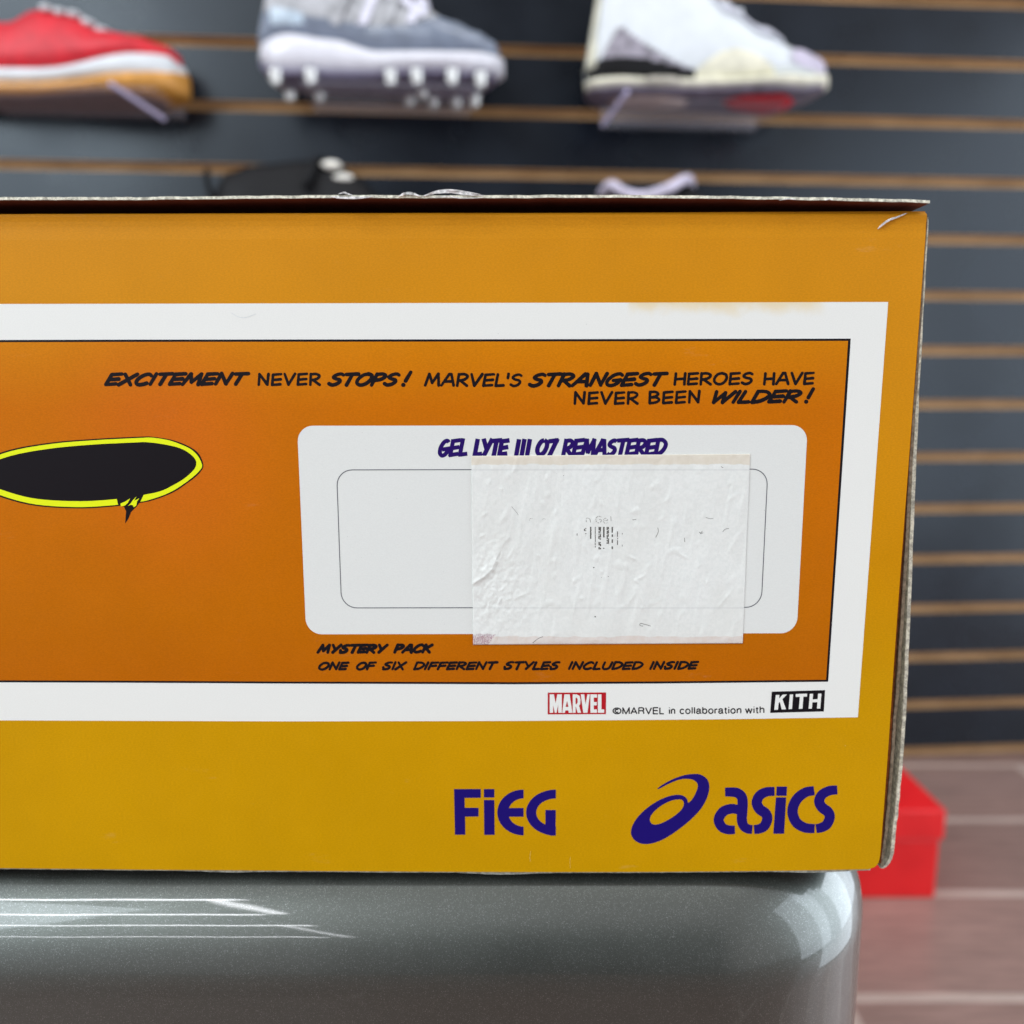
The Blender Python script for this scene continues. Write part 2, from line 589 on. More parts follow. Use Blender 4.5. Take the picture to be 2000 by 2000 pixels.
def board(name, rgb):
    m = mat(name, rgb, .9, 0, .1)
    n = NT(m)
    c = n.mix(n.range(n.noise(900, 4, .7), .3, .7), lin(*[q * .72 for q in rgb]), lin(*[min(255, q * 1.1) for q in rgb]))
    n.color(c)
    n.normal(n.bump(n.noise(1500, 3, .7), .7, .0003))
    return m
M_raw = board('raw_board', (226, 226, 208))
M_rawdark = board('grey_board', (150, 140, 120))
M_tear = board('torn_paper', (232, 236, 234))
M_under = mat('brown_board', (92, 44, 30), .6, 0, .2)
M_side = board('brown_side', (120, 66, 30))

# ------------------------------------------------------------------ the setting: floor
M_floor = mat('floor_planks', (120, 92, 84), .24, 0, .6)
n = NT(M_floor)
br = n.t.nodes.new('ShaderNodeTexBrick')
br.inputs['Scale'].default_value = 1
br.inputs['Brick Width'].default_value = 0.92
br.inputs['Row Height'].default_value = 0.152
br.inputs['Mortar Size'].default_value = 0.006
br.inputs['Mortar Smooth'].default_value = 0.2
br.inputs['Color1'].default_value = lin(146, 119, 110)
br.inputs['Color2'].default_value = lin(132, 107, 99)
br.inputs['Mortar'].default_value = lin(182, 163, 152)
mp = n.t.nodes.new('ShaderNodeMapping')
mp.inputs['Location'].default_value = (0.61, 0.1296, 0)
n.link(n.co, mp.inputs[0])
n.link(mp.outputs[0], br.inputs[0])
gr = n.range(n.noise(9, 6, .65, (1.5, 22, 1)), .3, .7, .78, 1.15)
n.color(n.mix(1.0, br.outputs[0], gr, 'MULTIPLY'))
n.normal(n.bump(br.outputs['Fac'], .4, .002))
FLOOR_Z = -0.45
o = obj('floor', [(-3, -2.5, FLOOR_Z), (3, -2.5, FLOOR_Z), (3, 2, FLOOR_Z), (-3, 2, FLOOR_Z)], [(0, 1, 2, 3)], M_floor)
o['kind'] = 'structure'

# ------------------------------------------------------------------ slatwall
WALL_Y = 0.915
WALL_YAW = R(3.8)
M_lam = mat('dark_laminate', (22, 25, 31), .28, 0, .40)
n = NT(M_lam)
n.rough(n.range(n.noise(7, 4, .6), .3, .7, .24, .33))
n.color(n.mix(n.range(n.noise(14, 3), .3, .7), lin(12, 16, 24), lin(18, 23, 32)))
n.b.inputs['Specular Tint'].default_value = (0.82, 0.93, 1.0, 1)
M_mdf = mat('raw_fibreboard', (176, 122, 66), .8, 0, .2)
n = NT(M_mdf)
n.color(n.mix(n.range(n.noise(70, 4, .6, (.2, 1, 1)), .3, .7), lin(160, 126, 86), lin(188, 154, 112)))
cw, sw = math.cos(WALL_YAW), math.sin(WALL_YAW)

def wall_pt(s, out, z):
    """s along the wall, out towards the shop."""
    return Vector((s * cw + out * sw, WALL_Y + s * sw - out * cw, z))

PITCH_Z = 0.0762
Z0 = CAM_Z + (WALL_Y + CAM_D) * 0.338             # the groove seen just under the shoes
wall = thing('slatwall', (0, WALL_Y, FLOOR_Z), 'dark grey slatwall with raw tan grooves behind the box', 'wall')
GH, GD, BT = 0.0128, 0.008, 0.019
prof_parts, groove_parts = [], []
k0 = int((FLOOR_Z - Z0) / PITCH_Z) - 0
S0, S1 = -2.2, 2.2
def wbox(s0, s1, o0, o1, z0, z1):
    v = [wall_pt(s, o_, z) for z in (z0, z1) for o_ in (o1, o0) for s in (s0, s1)]
    return v, [(0, 2, 3, 1), (4, 5, 7, 6), (0, 1, 5, 4), (2, 6, 7, 3), (0, 4, 6, 2), (1, 3, 7, 5)]
ks = list(range(k0, 20))
for k in ks:
    zc = Z0 + k * PITCH_Z
    prof_parts.append(wbox(S0, S1, -BT + GD, 0.0, zc + GH / 2, zc + PITCH_Z - GH / 2))
    groove_parts.append(wbox(S0, S1, -BT, -BT + GD - .0004, zc - GH / 2 - .0005, zc + GH / 2 + .0005))
    groove_parts.append(wbox(S0, S1, -BT + GD, -.0006, zc + GH / 2 - .0012, zc + GH / 2 - .0001))
    groove_parts.append(wbox(S0, S1, -BT + GD, -.0006, zc - GH / 2 + .0001, zc - GH / 2 + .0012))
v, f = join(prof_parts)
obj('panel', v, f, M_lam, wall)
v, f = join(groove_parts)
obj('groove', v, f, M_mdf, wall)

# ------------------------------------------------------------------ silver stand under the box
M_silver = mat('silver_paint', (80, 85, 83), .36, .85, .5, .9, .045)
n = NT(M_silver)
vor = n.t.nodes.new('ShaderNodeTexVoronoi')
vor.inputs['Scale'].default_value = 8200
n.link(n.co, vor.inputs[0])
flake = n.t.nodes.new('ShaderNodeSeparateColor')
n.link(vor.outputs['Color'], flake.inputs[0])
fl = flake.outputs[0]
bright = n.range(fl, .90, 1.0, 0, 1)
c = n.mix(n.range(fl, .2, .9), lin(76, 82, 78), lin(85, 90, 86))
n.color(n.mix(bright, c, lin(126, 132, 130)))
n.rough(n.math('SUBTRACT', n.range(n.noise(40, 4, .6), .3, .7, .33, .42), n.math('MULTIPLY', bright, .06)))
nb = n.bump(fl, .2, .000025)
nb = n.bump(n.noise(24, 2), .08, .002, nb)
n.normal(nb)
cn = n.bump(n.noise(13, 2), .16, .004)
n.link(cn, n.b.inputs['Coat Normal'])

def rr_contour(x0, x1, y0, y1, r, n_=14):
    pts = []
    for cx, cy, a0 in ((x1 - r, y0 + r, -90), (x1 - r, y1 - r, 0), (x0 + r, y1 - r, 90), (x0 + r, y0 + r, 180)):
        for k in range(n_ + 1):
            a = R(a0 + 90 * k / n_)
            pts.append((cx + r * math.cos(a), cy + r * math.sin(a)))
    return pts

STAND_FRONT, STAND_R, FIL = -0.0113, 0.050, 0.024
STAND_X1 = 0.0965
def stand_mesh():
    V, F = [], []
    rings = []
    N = 14
    def ring(inset, z):
        c = rr_contour(-0.34 + inset, STAND_X1 - inset, STAND_FRONT + inset, 0.30 - inset, STAND_R - inset, N)
        rings.append(list(range(len(V), len(V) + len(c))))
        V.extend((x, y, z) for x, y in c)
    ring(FIL * 1.25, 0.0)
    for k in range(0, 25):
        a = R(90 * k / 24)
        e = 1.0
        ring(FIL * (1 - math.sin(a) ** e), -FIL * (1 - math.cos(a) ** e))
    for z in (-.03, -.06, -.2, -.40, FLOOR_Z + .012):
        ring(0, z)
    ring(.006, FLOOR_Z)
    for a, b in zip(rings, rings[1:]):
        m_ = len(a)
        for i in range(m_):
            F.append((a[i], b[i], b[(i + 1) % m_], a[(i + 1) % m_]))
    F.append(tuple(rings[0]))
    F.append(tuple(rings[-1][::-1]))
    return V, F
v, f = stand_mesh()
st = obj('display_stand', v, f, M_silver, smooth=True)
tag(st, 'glossy silver grey metallic stand with rounded edges under the orange box', 'stand')

# ------------------------------------------------------------------ red box on the floor
M_redbox = mat('red_card', (214, 20, 26), .45)
n = NT(M_redbox)
n.color(n.mix(n.range(n.noise(18, 3), .3, .7), lin(206, 16, 22), lin(222, 26, 30)))
rb = thing('floor_box', (0.405, 0.70, FLOOR_Z), 'plain red cardboard box standing on the brown floor', 'box')
v, f = box(0.335, 0.475, 0.622, 0.78, FLOOR_Z, FLOOR_Z + .072)
bevel(obj('body', v, f, M_redbox, rb), .002)
v, f = box(0.332, 0.478, 0.619, 0.783, FLOOR_Z + .0725, FLOOR_Z + .108)
bevel(obj('lid', v, f, M_redbox, rb), .002)

# ------------------------------------------------------------------ the printed shoe box
sb = thing('shoe_box', (0, 0.08, 0), 'orange and gold printed shoe box with a white sticker, standing on the silver stand', 'shoe box')
LAY = 0.00003
XL = -330                       # left end of the box, out of the picture

def edge_top(px):
    return lerp(417, 411, (px - 250) / 1500)
def edge_bot(px):
    q = [(XL, 1692), (250, 1698.5), (640, 1701.5), (1000, 1703.5), (1300, 1703), (1560, 1700.5), (1690, 1698), (1740, 1696.5)]
    for (a, b), (c, d) in zip(q, q[1:]):
        if px <= c:
            return lerp(b, d, (px - a) / (c - a))
    return q[-1][1]
def edge_right(py):
    q = [(405, 1812), (1250, 1749), (1500, 1732.5), (1660, 1720), (1675, 1718.5), (1685, 1716), (1692, 1711), (1696, 1704), (1698.5, 1694)]
    for (a, b), (c, d) in zip(q, q[1:]):
        if py <= c:
            return lerp(b, d, (py - a) / (c - a))
    return q[-1][1]

# front face: a card with a rolled upper fold
rows = [0, .0012, .0026, .0045, .0075, .012, .02, .04, .1, .2, .3, .4, .5, .6, .7, .8, .9, .95, .97, .98, .985, .99, .994, .997, 1.0]
cols = [i / 60 for i in range(61)]
V, F = [], []
def fold(dz):
    """depth of the surface near the folded upper edge, dz metres below it"""
    if dz < .0009:
        return .0009 * (1 - math.sqrt(max(0, 1 - (1 - dz / .0009) ** 2)))
    if dz < .0040:
        return .00016 * math.sin((dz - .0009) / .0031 * math.pi)
    return 0.0
for r_ in rows:
    for c_ in cols:
        py_mid = lerp(414, 1700, r_)
        px = lerp(XL, edge_right(py_mid), c_)
        py = lerp(edge_top(px), edge_bot(px), r_)
        px = lerp(XL, edge_right(py), c_)
        p = P(px, py, 0)
        p.y += fold((Z_TOP - p.z) if r_ < .05 else 1) + LAY * .2
        V.append(p)
W = len(cols)
for i in range(len(rows) - 1):
    for j in range(W - 1):
        F.append((i * W + j, (i + 1) * W + j, (i + 1) * W + j + 1, i * W + j + 1))
nfront = len(V)
for q in list(V):
    V.append(Vector((q.x, .0014, q.z)))
for j in range(W - 1):
    F.append((j, j + 1, nfront + j + 1, nfront + j))
    b = (len(rows) - 1) * W
    F.append((b + j + 1, b + j, nfront + b + j, nfront + b + j + 1))
for i in range(len(rows) - 1):
    a, b = i * W + W - 1, (i + 1) * W + W - 1
    F.append((a, b, nfront + b, nfront + a))
    a, b = i * W, (i + 1) * W
    F.append((b, a, nfront + a, nfront + b))
    for j in range(W - 1):
        F.append((nfront + i * W + j, nfront + i * W + j + 1, nfront + (i + 1) * W + j + 1, nfront + (i + 1) * W + j))
face = obj('front_face', V, F, M_face, sb, smooth=False)

# white printed border
def topw(px): return lerp(593.2, 589.8, (px - 250) / 1484)
wp = [(XL + 40, topw(XL + 40)), (250, 593.2), (1734.8, 589.8), (1675.5, 1401), (1400, 1405), (1000, 1408.2), (560, 1409), (250, 1408), (XL + 40, 1406)]
border = sheet('white_border', [([wp], ())], -LAY, M_white, sb)
# black keyline and orange picture panel
kl = [(XL + 110, 664.6), (250, 663.4), (900, 662.8), (1661.6, 661.4), (1617.5, 1331.4), (1300, 1334.8), (1000, 1336.4), (560, 1335), (250, 1333.4), (XL + 110, 1332)]
key = sheet('keyline', [([kl], ())], -2 * LAY, M_black, border)
pp = [(XL + 115, 669.0), (250, 667.8), (900, 667.2), (1656.4, 665.8), (1613.4, 1327.6), (1300, 1330.8), (1000, 1332.4), (560, 1331.2), (250, 1329.6), (XL + 115, 1328)]
panel = sheet('picture_panel', [([pp], ())], -3 * LAY, M_panel, sb)

# lettering above
head = [
 word('EXCITEMENT', 203, 489, 755, 754, 28, 7.6, .34, .14),
 word('NEVER', 502.6, 626.8, 754.5, 754, 26.5, 5.5, .04, .20),
 word('STOPS', 639, 783, 756, 755.6, 29, 7.4, .34, .12),
 word('!', 784, 806, 756.5, 756, 29, 7.4, .34),
 word("MARVEL'S", 827.6, 1021, 755.8, 756.4, 28, 5.7, .12, .16),
 word('STRANGEST', 1031, 1306.5, 757.6, 755.2, 30, 7.4, .34, .14),
 word('HEROES', 1315, 1472, 754, 752.6, 27, 5.6, .06, .16),
 word('HAVE', 1490, 1592, 753.2, 752.2, 27, 5.6, .06, .16),
 word('NEVER', 1120, 1247.5, 791.2, 790.8, 27.5, 5.5, .04, .22),
 word('BEEN', 1266, 1368.7, 790.4, 788.8, 27.5, 5.6, .04, .22),
 word('WILDER', 1390, 1568, 789.6, 788.4, 28.5, 7.4, .34, .13),
 word('!', 1571, 1592, 789, 788.8, 29, 7.2, .34),
]
sheet('headline_lettering', head, -4 * LAY, M_black, panel)
cap = [
 word('MYSTERY', 617.6, 759.4, 1277.6, 1277.2, 20.5, 6.2, .30, .13, True),
 word('PACK', 767.7, 847.4, 1277.2, 1276.6, 20.5, 6.2, .30, .13),
 word('ONE', 621, 683, 1310, 1309.8, 18, 4.9, .26, .17),
 word('OF', 695, 736.6, 1309.8, 1309.6, 18, 4.9, .26, .17),
 word('SIX', 746, 795.7, 1309.6, 1309.5, 18.5, 4.9, .26, .17, True),
 word('DIFFERENT', 806.6, 973.7, 1309.5, 1309.2, 18, 4.9, .26, .17),
 word('STYLES', 983, 1095, 1309.4, 1309.2, 18.5, 4.9, .26, .17, True),
 word('INCLUDED', 1108.8, 1257.4, 1309.2, 1309, 18, 4.9, .26, .17),
 word('INSIDE', 1267.8, 1366, 1309, 1308.4, 18, 4.9, .26, .17, True),
]
sheet('caption_lettering', cap, -4 * LAY, M_black, panel)

# black oval with a yellow rim, a plain stand-in shape
def oz(l):
    return [(250 + a / 10.73, 840 + b / 10.73) for a, b in l]
right_out = [(250, 138), (500, 140), (850, 190), (1100, 265), (1320, 365), (1470, 480), (1540, 600), (1577, 740), (1540, 845), (1420, 975), (1250, 1105), (1000, 1275), (750, 1390), (480, 1480), (285, 1520)]
outer = cr(oz([(-3400, 950), (-3200, 700), (-2500, 420), (-1600, 260), (-700, 185)] + right_out + [(-300, 1600), (-1100, 1640), (-2100, 1560), (-3000, 1270)]), 6, True)
tail = oz([(260, 1500), (170, 1610), (60, 1720), (10, 1850), (-60, 1960), (-40, 1700), (-120, 1540), (100, 1480)])
sheet('oval_outline', [([outer, tail], ())], -4 * LAY, M_black, panel)
yel = cr(oz([(-3360, 950), (-3160, 720), (-2470, 446), (-1590, 288), (-690, 212), (230, 165), (500, 158), (840, 210), (1080, 290), (1290, 385), (1420, 490), (1500, 600), (1553, 740), (1515, 830), (1400, 950), (1235, 1080), (985, 1248), (740, 1365), (470, 1455), (275, 1500), (-300, 1574), (-1100, 1614), (-2080, 1534), (-2960, 1250)]), 6, True)
inn = cr(oz([(-3240, 950), (-3060, 770), (-2420, 530), (-1570, 380), (-680, 300), (180, 258), (400, 254), (700, 290), (1000, 352), (1200, 430), (1350, 540), (1415, 625), (1432, 690), (1408, 790), (1325, 890), (1150, 1035), (900, 1180), (680, 1280), (340, 1355), (-300, 1450), (-1100, 1490), (-2040, 1420), (-2860, 1170)]), 6, True)
cut = oz([(340, 1330), (300, 1420), (255, 1510), (150, 1560), (-200, 1600), (-250, 1380)])
sheet('oval_rim', [([yel], [inn, cut])], -5 * LAY, M_yellow, panel)
fl_ = [oz([(0, 1590), (60, 1530), (100, 1470), (180, 1390), (130, 1480), (240, 1430), (190, 1490), (175, 1580), (125, 1620), (105, 1580), (60, 1565)]),
       oz([(-160, 1540), (-60, 1500), (45, 1430), (0, 1520), (-60, 1580), (-150, 1600)])]
sheet('oval_strokes', [([fl_[0]], ()), ([fl_[1]], ())], -5 * LAY, M_yellow, panel)

# rounded white label area with its thin frame and violet name
lab = sheet('label_field', [([rrect((580.3, 831.5), (1577.6, 830.2), (1556, 1236.8), (598, 1239), 31)], ())], -4 * LAY, M_label, sb)
ro = rrect((656.6, 917), (1500.6, 915.4), (1487.4, 1187.0), (666.4, 1188.2), 31)
ri = rrect((658.2, 918.6), (1499.0, 917.0), (1486.0, 1185.4), (667.8, 1186.6), 29.6)
sheet('label_frame', [([ro], [ri])], -5 * LAY, M_line, lab)
nm = [
 word('GEL', 855, 913.3, 893.5, 892, 36.5, 8.0, .24, .22, jit=.05, rnd=False),
 word('LYTE', 923, 996, 893, 892, 36, 8.8, .22, .12, jit=.04, rnd=False),
 word('III', 1004, 1038.8, 893, 892, 35.5, 8.8, .20, .34, rnd=False),
 word('O7', 1045, 1092, 893, 892, 36.5, 8.8, .24, .16, rnd=False),
 word('REMASTERED', 1096, 1304.6, 893, 891, 36.5, 8.2, .24, .13, jit=.03, rnd=False),
]
sheet('name_lettering', nm, -5 * LAY, M_purple, lab)

# small logos in the lower border
def z4(l, s=12.075, ox=1060, oy=1340):
    return [(ox + a / s, oy + b / s) for a, b in l]
badge = sheet('red_badge', [([z4([(118, 155), (1495, 150), (1490, 662), (118, 668)])], ())], -2 * LAY, M_red, border)
mv = [
 ([z4([(165, 195), (265, 195), (305, 400), (345, 195), (450, 195), (450, 630), (365, 630), (365, 440), (325, 630), (285, 630), (245, 450), (245, 630), (165, 630)])], ()),
 ([z4([(510, 195), (635, 195), (700, 630), (615, 630), (605, 575), (535, 575), (525, 630), (460, 630)])], [z4([(575, 345), (605, 490), (540, 490)])]),
 ([z4([(708, 195), (800, 195), (870, 230), (892, 320), (885, 420), (858, 470), (905, 630), (820, 630), (785, 490), (775, 490), (775, 630), (708, 630)])], [z4([(775, 275), (800, 275), (822, 310), (822, 385), (800, 425), (775, 425)])]),
 ([z4([(898, 195), (980, 195), (1008, 430), (1055, 195), (1112, 195), (1055, 630), (955, 630)]), z4([(1125, 195), (1280, 195), (1280, 272), (1205, 272), (1205, 375), (1275, 375), (1275, 455), (1205, 455), (1205, 550), (1280, 550), (1280, 630), (1125, 630)])], ()),
 ([z4([(1300, 195), (1385, 195), (1385, 550), (1450, 550), (1450, 630), (1300, 630)])], ()),
]
sheet('badge_lettering', mv, -3 * LAY, M_white, badge)
def zk(l):
    return z4(l, 4.2, 1180, 1330)
kb = sheet('black_badge', [([zk([(1375, 88), (1812, 75), (1802, 250), (1362, 262)])], ())], -2 * LAY, M_black, border)
kt = [
 ([zk([(1408, 115), (1438, 114), (1426, 236), (1395, 237)]), zk([(1424, 190), (1428, 152), (1464, 112), (1500, 110)]), zk([(1440, 168), (1462, 148), (1492, 232), (1456, 234)])], ()),
 ([zk([(1523, 111), (1550, 110), (1541, 230), (1513, 231)])], ()),
 ([zk([(1572, 107), (1665, 104), (1664, 128), (1571, 131)]), zk([(1606, 120), (1635, 119), (1627, 228), (1597, 229)])], ()),
 ([zk([(1687, 106), (1714, 105), (1704, 227), (1677, 228)]), zk([(1755, 104), (1783, 103), (1773, 226), (1745, 227)]), zk([(1700, 151), (1756, 150), (1754, 174), (1698, 175)])], ()),
]
sheet('badge_lettering', kt, -3 * LAY, M_white, kb)
cred = [type_word(*q, 14.2, 2.3) for q in (('©MARVEL', 1196, 1298, 1395.6, 1395.2), ('in', 1305.7, 1319.3, 1395.2, 1395), ('collaboration', 1327, 1448.6, 1394.9, 1394), ('with', 1455, 1493.5, 1393.8, 1393.2))]
sheet('credit_lettering', cred, -2 * LAY, M_black, border)

# large blue names on the gold
def zf(l):
    return z4(l, 8.05, 870, 1520)
def arc(cx, cy, rx, ry, a0, a1, n_=28):
    return [(cx + rx * math.cos(R(a0 + (a1 - a0) * k / n_)), cy + ry * math.sin(R(a0 + (a1 - a0) * k / n_))) for k in range(n_ + 1)]
fieg = [
 ([zf([(135, 170), (555, 170), (555, 307), (300, 309), (302, 465), (520, 465), (520, 602), (308, 604), (312, 888), (150, 888)])], ()),
 ([zf([(605, 170), (768, 170), (768, 303), (605, 303)])], ()),
 ([zf([(605, 342), (768, 342), (773, 890), (610, 890)])], ()),
 ([zf(arc(1228, 538, 413, 360, -90, -270) + arc(1228, 538, 242, 222, -270, -90)), zf([(960, 468), (1228, 468), (1228, 605), (960, 605)])], ()),
 ([zf(arc(1736, 540, 468, 362, -90, -270) + arc(1736, 540, 310, 222, -270, -90)), zf([(1572, 500), (1735, 500), (1729, 902), (1660, 902), (1572, 880)])], ()),
]
sheet('brand_lettering', fieg, -LAY, M_blue, sb)
def za(l):
    return z4(l, 9.66, 1220, 1490)
sw_out = [(615, 485), (750, 390), (950, 290), (1150, 228), (1330, 208), (1450, 228), (1550, 300), (1595, 410), (1590, 530), (1545, 680), (1450, 850), (1300, 1020), (1130, 1170), (950, 1305), (770, 1420), (600, 1495), (440, 1530), (300, 1520), (190, 1460), (130, 1370), (120, 1290), (150, 1180), (230, 1045), (340, 925), (480, 810), (640, 710), (800, 640), (940, 607), (1050, 605), (1130, 635), (1180, 690), (1193, 750)]
sw_in = [(1193, 752), (1240, 725), (1310, 630), (1365, 510), (1380, 420), (1350, 360), (1270, 312), (1150, 300), (1000, 325), (830, 395), (640, 494)]
hole = [(1020, 690), (1085, 700), (1115, 745), (1110, 815), (1060, 895), (960, 985), (830, 1070), (690, 1140), (580, 1165), (510, 1145), (475, 1085), (490, 1010), (550, 925), (650, 835), (780, 755), (910, 705)]
sheet('spiral_emblem', [([za(cr(sw_out, 4) + cr(sw_in, 4))], [za(cr(hole, 4, True))])], -LAY, M_blue, sb)
def zs(l):
    return z4(l, 6.9, 1380, 1520)
def pen(l, w, n_=7):
    c = zs(cr(l, n_))
    k = len(c)
    ww = [(w[0] + (w[1] - w[0]) * math.sin(math.pi * i / (k - 1))) / 6.9 for i in range(k)]
    return ribbon(c, ww, False)
asx = [
 (pen([(250, 186), (330, 186), (410, 196), (470, 245), (486, 320), (482, 440), (476, 560), (500, 640), (555, 682), (617, 690)], (118, 138))
  + pen([(470, 470), (420, 425), (330, 412), (225, 450), (163, 555), (205, 655), (290, 694), (382, 694)], (112, 136)), ()),
 (pen([(916, 177), (810, 184), (715, 235), (676, 330), (716, 415), (795, 475), (818, 550), (778, 645), (710, 682), (640, 691)], (120, 140)), ()),
 ([zs([(945, 112), (1085, 112), (1078, 237), (938, 237)])], ()),
 ([zs([(935, 258), (1073, 258), (1045, 748), (900, 748)])], ()),
 (pen([(1451, 167), (1330, 192), (1212, 290), (1158, 440), (1205, 588), (1320, 664), (1456, 679)], (122, 141)), ()),
 (pen([(1762, 157), (1655, 168), (1556, 222), (1518, 310), (1556, 392), (1634, 452), (1660, 525), (1620, 622), (1550, 664), (1476, 679)], (120, 140)), ()),
]
sheet('brand_lettering', asx, -LAY, M_blue, sb)

# the paper sticker, wrinkled and partly torn
ST = [(920.6, 890.6), (1465.2, 886.6), (1450.6, 1256.6), (924.0, 1259.2)]
def st_px(u, v):
    a = (lerp(ST[0][0], ST[1][0], u), lerp(ST[0][1], ST[1][1], u))
    b = (lerp(ST[3][0], ST[2][0], u), lerp(ST[3][1], ST[2][1], u))
    return lerp(a[0], b[0], v), lerp(a[1], b[1], v)
def seg_d(px, py, a, b):
    t = max(0, min(1, ((px - a[0]) * (b[0] - a[0]) + (py - a[1]) * (b[1] - a[1])) / ((b[0] - a[0]) ** 2 + (b[1] - a[1]) ** 2)))
    dx, dy = px - lerp(a[0], b[0], t), py - lerp(a[1], b[1], t)
    side = (b[0] - a[0]) * (py - a[1]) - (b[1] - a[1]) * (px - a[0])
    return math.hypot(dx, dy), side, t
CREASE = [(925, 1140), (945, 1128), (962, 1112), (969, 1096)]
WR = [((1086, 995), (1083, 1010)), ((1120, 1140), (1124, 1128)), ((1118, 1160), (1126, 1200)), ((1238, 1136), (1262, 1122)), ((1236, 1132), (1250, 1140)), ((1246, 1150), (1222, 1190)), ((1248, 1150), (1262, 1190)),
      ((1000, 925), (1006, 912)), ((1140, 940), (1144, 955)), ((1172, 975), (1176, 990)), ((1085, 1085), (1084, 1110)), ((1140, 1060), (1146, 1080)), ((1400, 1190), (1432, 1150)), ((1225, 1085), (1245, 1095)),
      ((1325, 1080), (1345, 1092)), ((940, 1010), (952, 1000)), ((935, 1050), (950, 1042)), ((985, 1062), (1000, 1042)), ((990, 1100), (1008, 1060)), ((940, 1180), (975, 1150)), ((960, 1215), (985, 1150)), ((1005, 1170), (1030, 1158))]
rgw = random.Random(3)
for _ in range(10):
    x_, y_ = rgw.uniform(930, 1440), rgw.uniform(915, 1235)
    l_ = rgw.uniform(4, 16)
    a_ = R(rgw.gauss(-72, 24))
    WR.append(((x_, y_), (x_ + l_ * math.cos(a_), y_ + l_ * math.sin(a_))))
def st_h(px, py):
    """height of the sticker's wrinkles over the card, metres"""
    h = .00016 * noise.fractal(Vector((px * .022 + py * .004, py * .006, 0)), .7, 2.0, 2)
    v_ = noise.noise(Vector((px * .075 + py * .012, py * .011, 5)))
    h += .00008 * max(0, v_ - .12) * 2
    d_ = noise.noise(Vector((px * .05 + py * .03, py * .035 - px * .01, 8)))
    h += .00010 * max(0, d_ - .28) * 2
    h += .000022 * noise.fractal(Vector((px * .12, py * .07, 3)), .8, 2, 3)
    ll = math.exp(-(((px - 965) / 60) ** 2 + ((py - 1155) / 90) ** 2))
    h += ll * .00017 * noise.fractal(Vector((px * .10 + py * .05, py * .06 - px * .03, 9)), .8, 2, 3)
    for a, b in WR:
        if abs(px - a[0]) < 60 and abs(py - a[1]) < 60:
            d, s, t = seg_d(px, py, a, b)
            h += .00011 * math.exp(-(d / 3.0) ** 2) * math.sin(math.pi * min(.92, max(.08, t)))
    best = min((seg_d(px, py, a, b)[:2] for a, b in zip(CREASE, CREASE[1:])), key=lambda e: e[0])
    if best[0] < 40 and px < 985:
        h += .0005 * math.exp(-best[0] / (16 if best[1] < 0 else 2.2))
    return h
NU, NV = 300, 204
V, F = [], []
for j in range(NV + 1):
    for i in range(NU + 1):
        px, py = st_px(i / NU, j / NV)
        e = min(i, NU - i, j, NV - j) / 5
        V.append(P(px, py, -6 * LAY - .00012 - st_h(px, py) * min(1, .25 + e)))
for j in range(NV):
    for i in range(NU):
        a = j * (NU + 1) + i
        F.append((a, a + NU + 1, a + NU + 2, a + 1))
rim = [i for i in range(NU + 1)] + [j * (NU + 1) + NU for j in range(1, NV + 1)] + [NV * (NU + 1) + i for i in range(NU - 1, -1, -1)] + [j * (NU + 1) for j in range(NV - 1, 0, -1)]
b0 = len(V)
for i in rim:
    q = V[i]
    V.append(Vector((q.x, -5.5 * LAY, q.z)))
for k in range(len(rim)):
    k2 = (k + 1) % len(rim)
    F.append((rim[k], rim[k2], b0 + k2, b0 + k))
M_st = mat('sticker_paper', (216, 221, 217), .42, 0, .5)
n = NT(M_st)
c = n.mix(n.range(n.noise(1500, 3, .6), .3, .7), lin(222, 228, 224), lin(230, 235, 231))
c = n.mix(n.range(n.noise(45, 4, .6), .35, .7, 0, .35), c, lin(214, 217, 210))
zt0, zt1 = P(1190, 905.5).z, P(1190, 908).z
wob = n.range(n.noise(300, 3), .3, .7, -.00018, .00018)
zz = n.math('ADD', n.z, wob)
beige = n.mix(n.range(n.noise(500, 4, .7), .3, .75), lin(214, 208, 190), lin(222, 217, 202))
c = n.mix(n.range(zz, zt1, zt0, 0, .9), c, beige)
zb0, zb1 = P(1190, 1243.5).z, P(1190, 1241).z
rosy = n.mix(n.range(n.noise(500, 4, .7), .3, .7), lin(212, 202, 192), lin(218, 214, 208))
c = n.mix(n.range(zz, zb1, zb0, 0, .9), c, rosy)
# speckled violet patch in the torn lower corner
xe = P(968, 1240).x
cor = n.math('MULTIPLY', n.range(n.math('ADD', n.x, n.math('MULTIPLY', n.math('SUBTRACT', n.z, P(968, 1240).z), -.7)), xe, xe - .0003), n.range(zz, P(960, 1237).z, P(960, 1239).z))
spk = n.range(n.noise(4200, 2, .7), .42, .58, .15, .85)
c = n.mix(n.math('MULTIPLY', cor, spk), c, lin(158, 122, 136))
# printed frame showing through
for yl in (917.2, 1186.6):
    zl = P(1190, yl).z
    d = n.math('ABSOLUTE', n.math('SUBTRACT', n.z, zl))
    c = n.mix(n.range(d, .0001, .00028, .16, 0), c, lin(150, 155, 158))
sp = n.range(n.noise(1300, 1, .5), .84, .87, 0, .6)
c = n.mix(sp, c, lin(90, 88, 84))
n.color(c)
nb = n.bump(n.noise(420, 3, .6, (1, 1, .5)), .10, .0005)
nb = n.bump(n.noise(1700, 2, .6), .08, .0002, nb)
n.normal(nb)
stick = obj('sticker', V, F, M_st, sb, smooth=True)
stick['label'] = 'blank white wrinkled paper sticker with a worn barcode'

